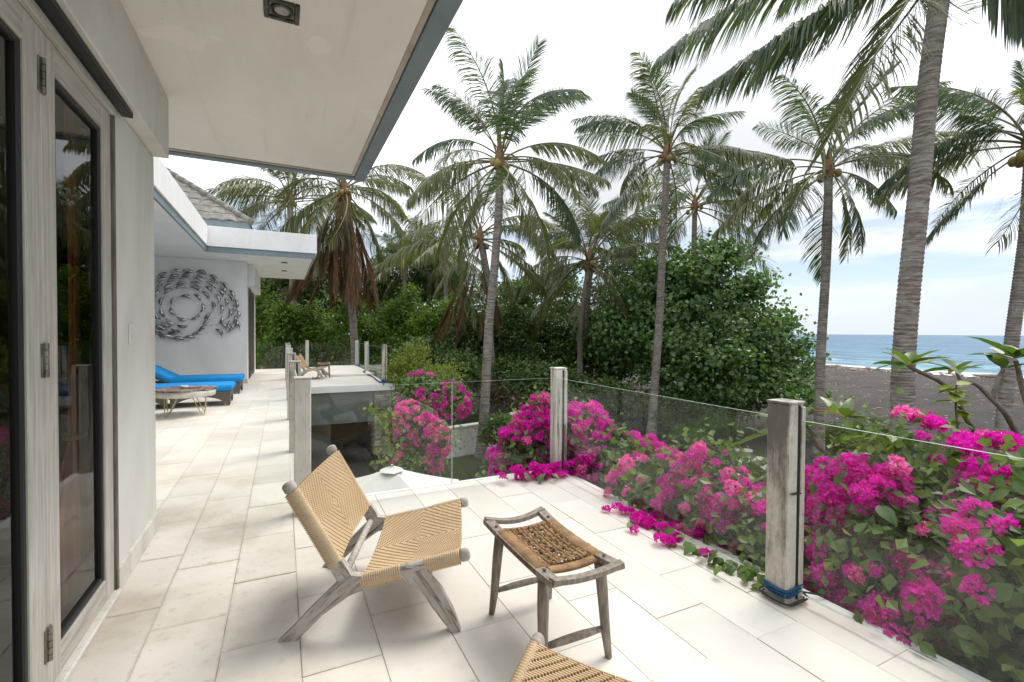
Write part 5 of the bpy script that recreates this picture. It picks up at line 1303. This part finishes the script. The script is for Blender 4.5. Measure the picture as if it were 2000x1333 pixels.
def boug(label, blobs, n_stuff, n_leaf, n_fl, seed, fl='magenta_bract', leafset=None, face=(-.55, -.5, .65), patch=.9, sc=1.0, guard=None, stems=10, mixp=0.0, bare=-.35, n_more=0):
    g = np.random.default_rng(seed); r_ = random.Random(seed); B = np.array(blobs, float)
    foot = np.array([B[:, 0].mean(), B[:, 1].mean(), GZ])
    t = thing('bougainvillea', label, 'bougainvillea', tuple(foot), 0, 'bougainvillea bushes around the terrace'); B[:, :3] -= foot
    limbs_mb((0, 0, 0), B, g, .035, stems).build('stem', 'bark', t, True)
    def ok(P):
        W_ = P + foot
        m_ = np.ones(len(P), bool)
        if guard: m_ = guard(W_)
        return m_
    B0 = B; B = lobes(B, g, 3, .20, .32)
    P, Nn = cloud(B, n_stuff, .11 * sc, g, .6, 16); k_ = ok(P)
    leaves_mb(P[k_], Nn[k_], .075 * sc, g, .6, .68, .45).build('foliage', 'boug_leaf', t, kind='stuff')
    fa = unit(np.array(face, float))
    def surf(n, bias):
        out = []; w_ = (B[:, 3] * B[:, 5]); w_ = w_ / w_.sum()
        while len(out) < n:
            b_ = B[g.choice(len(B), p=w_)]; d = unit(g.normal(0, 1, 3))
            if d @ fa < bias + g.normal(0, .15): continue
            p = b_[:3] + d * b_[3:] * g.uniform(1.0, 1.10)
            if not ok(p[None])[0]: continue
            ins = ((p - B[:, :3]) / B[:, 3:]); 
            if (np.sum(ins * ins, 1) < .5).any(): continue
            out.append((p, d))
        return out
    cen = [p for p, d in surf(max(5, n_fl // 8), bare)]
    cen = np.array(cen); cnt = 0; tries = 0
    for (p, d) in surf(n_fl * 7, bare):
        if cnt >= n_fl: break
        if patch < 1 and np.min(np.linalg.norm(cen - p, axis=1)) > .17 * sc * patch + .05: continue
        kind = fl if r_.random() > mixp else ('pink_bract' if fl == 'magenta_bract' else 'magenta_bract')
        s_ = r_.uniform(.6, 1.15) * sc
        q_ = Vector(d + np.array([0, 0, .4])).to_track_quat('Z', 'Y').to_matrix().to_4x4()
        link('flower_cluster', r_.choice(FC[kind]), t, mw=Matrix.Translation(Vector(p + d * .03)) @ q_ @ Matrix.Rotation(r_.uniform(0, 6.28), 4, 'Z') @ Matrix.Scale(s_, 4)); cnt += 1
    if n_more:
        mb = MB(); pool = surf(n_more * 4, bare); k = 0
        for (p, d) in pool:
            if k >= n_more: break
            if np.min(np.linalg.norm(cen - p, axis=1)) > .30 * sc: continue
            me = r_.choice(FC['pink_bract' if r_.random() < mixp * 1.3 else fl]); k += 1
            co_ = np.empty(len(me.vertices) * 3); me.vertices.foreach_get('co', co_); a = r_.uniform(0, 6.28); s_ = r_.uniform(.35, .75) * sc
            q_ = np.array(Vector(d + np.array([0, 0, .4])).to_track_quat('Z', 'Y').to_matrix()) @ np.array(Matrix.Rotation(a, 3, 'Z'))
            V = (q_ @ (co_.reshape(-1, 3) * s_).T).T + p + d * .02
            nb = len(me.polygons); li = np.empty(len(me.loops), np.int32); me.loops.foreach_get('vertex_index', li)
            ti = li.reshape(-1, 3); mm = 1 if me.name.startswith('flower') and me.materials[0].name.startswith('pink') else 0
            mb.add(V, ti, mm)
        mb.build('small_blossom', ['magenta_bract', 'pink_bract'], t, kind='stuff')
    ls = leafset or BL
    for (p, d) in surf(n_leaf, -.5):
        nrm = unit(d + g.normal(0, .5, 3) + np.array([0, 0, .55])); ax = unit(np.cross(nrm, g.normal(0, 1, 3)) + np.array([0, 0, -.35])); sd_ = unit(np.cross(nrm, ax)); nn = np.cross(ax, sd_)
        M_ = Matrix(((ax[0], sd_[0], nn[0], 0), (ax[1], sd_[1], nn[1], 0), (ax[2], sd_[2], nn[2], 0), (0, 0, 0, 1))); s_ = r_.uniform(.7, 1.3) * sc
        link('leaf', r_.choice(ls), t, mw=Matrix.Translation(Vector(p + d * .02)) @ M_ @ Matrix.Scale(s_, 4))
    return t
outside = lambda W_: (W_[:, 0] > XG + .05) | (W_[:, 1] > YG + .10)
def spill(W_):                                          # may hang a little through the gap under the glass
    return outside(W_) | ((W_[:, 2] < .055) & (W_[:, 2] > .004) & (W_[:, 0] > XG - .22)) & True
boug('magenta bougainvillea heaped against the flaking corner post', [(2.42, 4.60, .02, .34, .30, .34), (2.76, 4.75, .12, .40, .40, .48), (2.62, 4.85, -.45, .5, .5, .5)], 5200, 200, 300, 61, guard=outside, n_more=260, mixp=.06)
boug('tall magenta bougainvillea right of the corner post beyond the glass', [(3.02, 4.55, .12, .42, .46, .50), (3.2, 3.9, -.05, .45, .5, .42), (3.4, 4.4, -.6, .8, .8, .6)], 6500, 220, 300, 62, guard=outside, n_more=260, mixp=.15)
boug('pink and magenta bougainvillea pressed behind the middle of the sea side glass', [(3.02, 3.15, -.12, .46, .5, .46), (3.15, 2.55, .02, .50, .45, .46), (3.4, 2.9, -.7, .8, .8, .6)], 7000, 240, 300, 63, guard=outside, n_more=320, mixp=.5)
boug('leafy pink bougainvillea just left of the nearest stained post', [(2.98, 2.15, -.12, .42, .42, .42), (3.3, 1.95, -.15, .5, .4, .42), (3.3, 2.1, -.75, .7, .7, .6)], 6000, 240, 300, 64, guard=outside, n_more=260, mixp=.35)
boug('high magenta bougainvillea right of the nearest stained post', [(3.62, 1.65, .40, .55, .46, .46), (3.25, 1.45, .12, .45, .4, .46), (3.95, 1.35, .30, .5, .5, .46), (3.6, 1.5, -.5, .9, .8, .7)], 7600, 270, 300, 65, guard=outside, n_more=150, patch=.85, mixp=.05, face=(-.6, -.2, .8))
boug('leafy bougainvillea filling the near right corner outside the glass', [(3.30, .85, .08, .60, .48, .62), (3.05, .45, -.2, .45, .5, .55), (3.9, .7, .18, .6, .55, .62), (3.1, 1.15, -.25, .42, .42, .5)], 9500, 300, 150, 66, guard=outside, n_more=110, mixp=.2, sc=1.15, patch=.8)
boug('pink bougainvillea cascading beside the far stone pillar', [(2.50, 9.9, -.50, .42, .5, .45), (2.80, 9.6, -.90, .36, .45, .5), (2.35, 9.4, -1.4, .36, .45, .45), (2.95, 9.8, -1.1, .24, .3, .4)], 4200, 180, 210, 67, 'pink_bract', n_more=120, mixp=.2, sc=1.15, patch=.85)
boug('magenta bougainvillea above the cascade at the far terrace corner', [(3.10, 11.3, -.10, .55, .6, .45), (3.65, 11.2, -.32, .5, .6, .45)], 5000, 150, 120, 68, mixp=.1, sc=1.3, leafset=LL_ + BL)
# sprigs of blossom and leaves that slip under the glass onto the tiles
sp_ = thing('blossom_sprig', 'magenta sprigs and leaves spilling under the glass onto the tiles', 'sprig', (2.48, 2.4, .012))
r_ = random.Random(4)
for k in range(26):
    y = r_.choice([r_.gauss(2.95, .12), r_.gauss(2.72, .06), r_.gauss(2.5, .1)]); x = 2.50 - abs(r_.gauss(0, .07))
    link('flower_cluster', r_.choice(FC['magenta_bract']), sp_, (x - 2.48, y - 2.4, .01 + r_.random() * .03), (0, 0, r_.random() * 6), (r_.uniform(.45, .75),) * 3)
for k in range(46):
    y = r_.choice([r_.uniform(1.75, 2.5), r_.gauss(2.6, .1), r_.gauss(1.95, .1)]); x = 2.54 - abs(r_.gauss(0, .08))
    link('leaf', r_.choice(BL), sp_, (x - 2.48, y - 2.4, .012 + r_.random() * .045), (r_.gauss(0, .4), r_.uniform(0, .5), R(180) + r_.gauss(0, .7)), (r_.uniform(.8, 1.25),) * 3)
sp2 = thing('blossom_sprig', 'magenta blossom lying on the tiles in front of the flaking corner post', 'sprig', (2.4, 4.1, .01))
for k in range(40):
    x = r_.gauss(2.32, .17); y = 4.10 - abs(r_.gauss(0, .06)) + (.05 if x < 2.2 else 0)
    link('flower_cluster', r_.choice(FC['magenta_bract']), sp2, (x - 2.4, y - 4.1, .015 + r_.random() * .09), (r_.gauss(0, .3), r_.gauss(0, .3), r_.random() * 6), (r_.uniform(.6, 1.0),) * 3)
for k in range(14): link('leaf', r_.choice(BL), sp2, (r_.gauss(-.1, .2), -.02 - abs(r_.gauss(0, .05)), .03 + r_.random() * .05), (0, .3, R(-90) + r_.gauss(0, .8)))
# climbing vines by the stone pillar
def vine(label, pts, seed, n):
    g = np.random.default_rng(seed); P = spline(pts, 40); o_ = P[-1].copy(); t = thing('vine', label, 'vine', tuple(o_))
    MB().tube(P - o_, .010, 5).build('stem', 'bark', t, True)
    for k in range(n):
        p = P[g.integers(0, 40)] - o_ + g.normal(0, .07, 3)
        link('leaf', random.choice(LL_ if g.random() < .55 else BL), t, tuple(p), (g.normal(0, .6), g.uniform(.2, 1.1), g.uniform(0, 6.28)), (g.uniform(1.0, 1.7),) * 3)
vine('yellow leaved vine arching over in front of the dark room', [at(722, 795, 9.2), at(745, 815, 9), at(752, 860, 9), at(735, 920, 9), at(725, 980, 9)], 5, 120)
vine('pale leaved vine climbing the middle of the terrace end glass', [at(762, 800, 8.6), at(768, 860, 8.6), at(760, 930, 8.5), at(762, 985, 8.5)], 6, 110)

# ------------------------------------------------------------------ frangipani
PLF = [leaf_mesh('plumeria_leaf', .27, .105, curl=.14), leaf_mesh('plumeria_leaf', .23, .095, curl=.06), leaf_mesh('plumeria_leaf', .30, .112, curl=.2)]
PLD = [leaf_mesh('plumeria_dry_leaf', .24, .08, curl=.3)]
pl = thing('frangipani', 'bare branched frangipani with rosettes of long leaves above the magenta bush', 'frangipani', (4.35, 1.35, GZ)); po = np.array(pl.location)
def branch(pts, r0, r1): MB().tube(spline([np.asarray(p) - po for p in pts], 16), np.linspace(r0, r1, 16), 9).build('branch', 'plumeria_bark', pl, True)
def rosette(tip, n, seed, elev=(5, 55), sc=1.0, dry=0):
    g = np.random.default_rng(seed); tip = np.asarray(tip) - po
    for k in range(n):
        a = k * 2.4 + g.normal(0, .25); e = R(g.uniform(*elev)) 
        link('leaf', PLD[0] if k < dry else PLF[g.integers(0, 3)], pl, tuple(tip + np.array([math.cos(a), math.sin(a), 0]) * .012), (g.normal(0, .35), -e, a), (g.uniform(.75, 1.1) * sc,) * 3)
D0 = 3.6
trunkp = at(1990, 960, D0 + .3)
branch([po, po * .5 + trunkp * .5 + (.1, .1, 0), trunkp], .055, .04)
j1 = at(1905, 845, D0 + .1); j2 = at(1985, 885, D0 + .1)
branch([trunkp, at(1985, 900, D0 + .2), j1, at(1855, 760, D0), at(1785, 722, D0 - .05), at(1772, 712, D0 - .05)], .025, .011)
branch([at(1995, 868, D0 + .1), at(1965, 810, D0), at(1935, 778, D0), at(1905, 750, D0), at(1878, 745, D0), at(1868, 725, D0)], .022, .010)
branch([at(1938, 780, D0), at(1950, 740, D0), at(1960, 722, D0)], .018, .012)
branch([at(2030, 860, D0), at(2000, 770, D0), at(1988, 720, D0), at(1984, 705, D0)], .022, .014)
rosette(at(1772, 712, D0 - .05), 10, 2, (-5, 50)); rosette(at(1868, 722, D0), 8, 3, (0, 45), .85, 1); rosette(at(1984, 700, D0), 12, 4, (-10, 60), 1.05); rosette(at(1962, 720, D0), 5, 9, (0, 60), .7)
pl2 = thing('frangipani', 'small frangipani with rosettes either side of the nearest stained post', 'frangipani', (4.0, 2.4, GZ)); po = np.array(pl2.location); pl_keep = pl; pl = pl2
D1 = 3.5
base2 = at(1700, 960, D1)
branch([po, po * .5 + base2 * .5, base2], .04, .03)
branch([base2, at(1640, 905, D1), at(1595, 870, D1), at(1580, 835, D1), at(1560, 822, D1)], .02, .012)
branch([base2, at(1695, 890, D1), at(1665, 835, D1), at(1650, 820, D1)], .02, .012)
rosette(at(1548, 832, D1), 8, 5, (-15, 30), .95, 1); rosette(at(1650, 815, D1), 9, 6, (0, 50), .9, 2); rosette(at(1500, 850, D1 + .2), 5, 7, (-15, 25), .9)
branch([at(1580, 860, D1), at(1530, 862, D1 + .1), at(1500, 852, D1 + .2)], .014, .009)
# young yellow shoot standing in front of it
sh = thing('leafy_shoot', 'upright shoot with yellow green leaves rising through the magenta blossom', 'shoot', tuple(at(1872, 900, 3.2))); so_ = np.array(sh.location)
Pp = spline([at(1872, 900, 3.2), at(1870, 840, 3.2), at(1866, 780, 3.2), at(1868, 752, 3.2)], 20) - so_
MB().tube(Pp, np.linspace(.009, .004, 20), 6).build('stem', 'bark', sh, True)
for k in range(34):
    p = Pp[random.randint(1, 19)]; a = random.uniform(0, 6.28)
    link('leaf', random.choice(LL_), sh, tuple(p), (random.gauss(0, .3), random.uniform(-.3, .5), a), (random.uniform(.9, 1.5),) * 3)
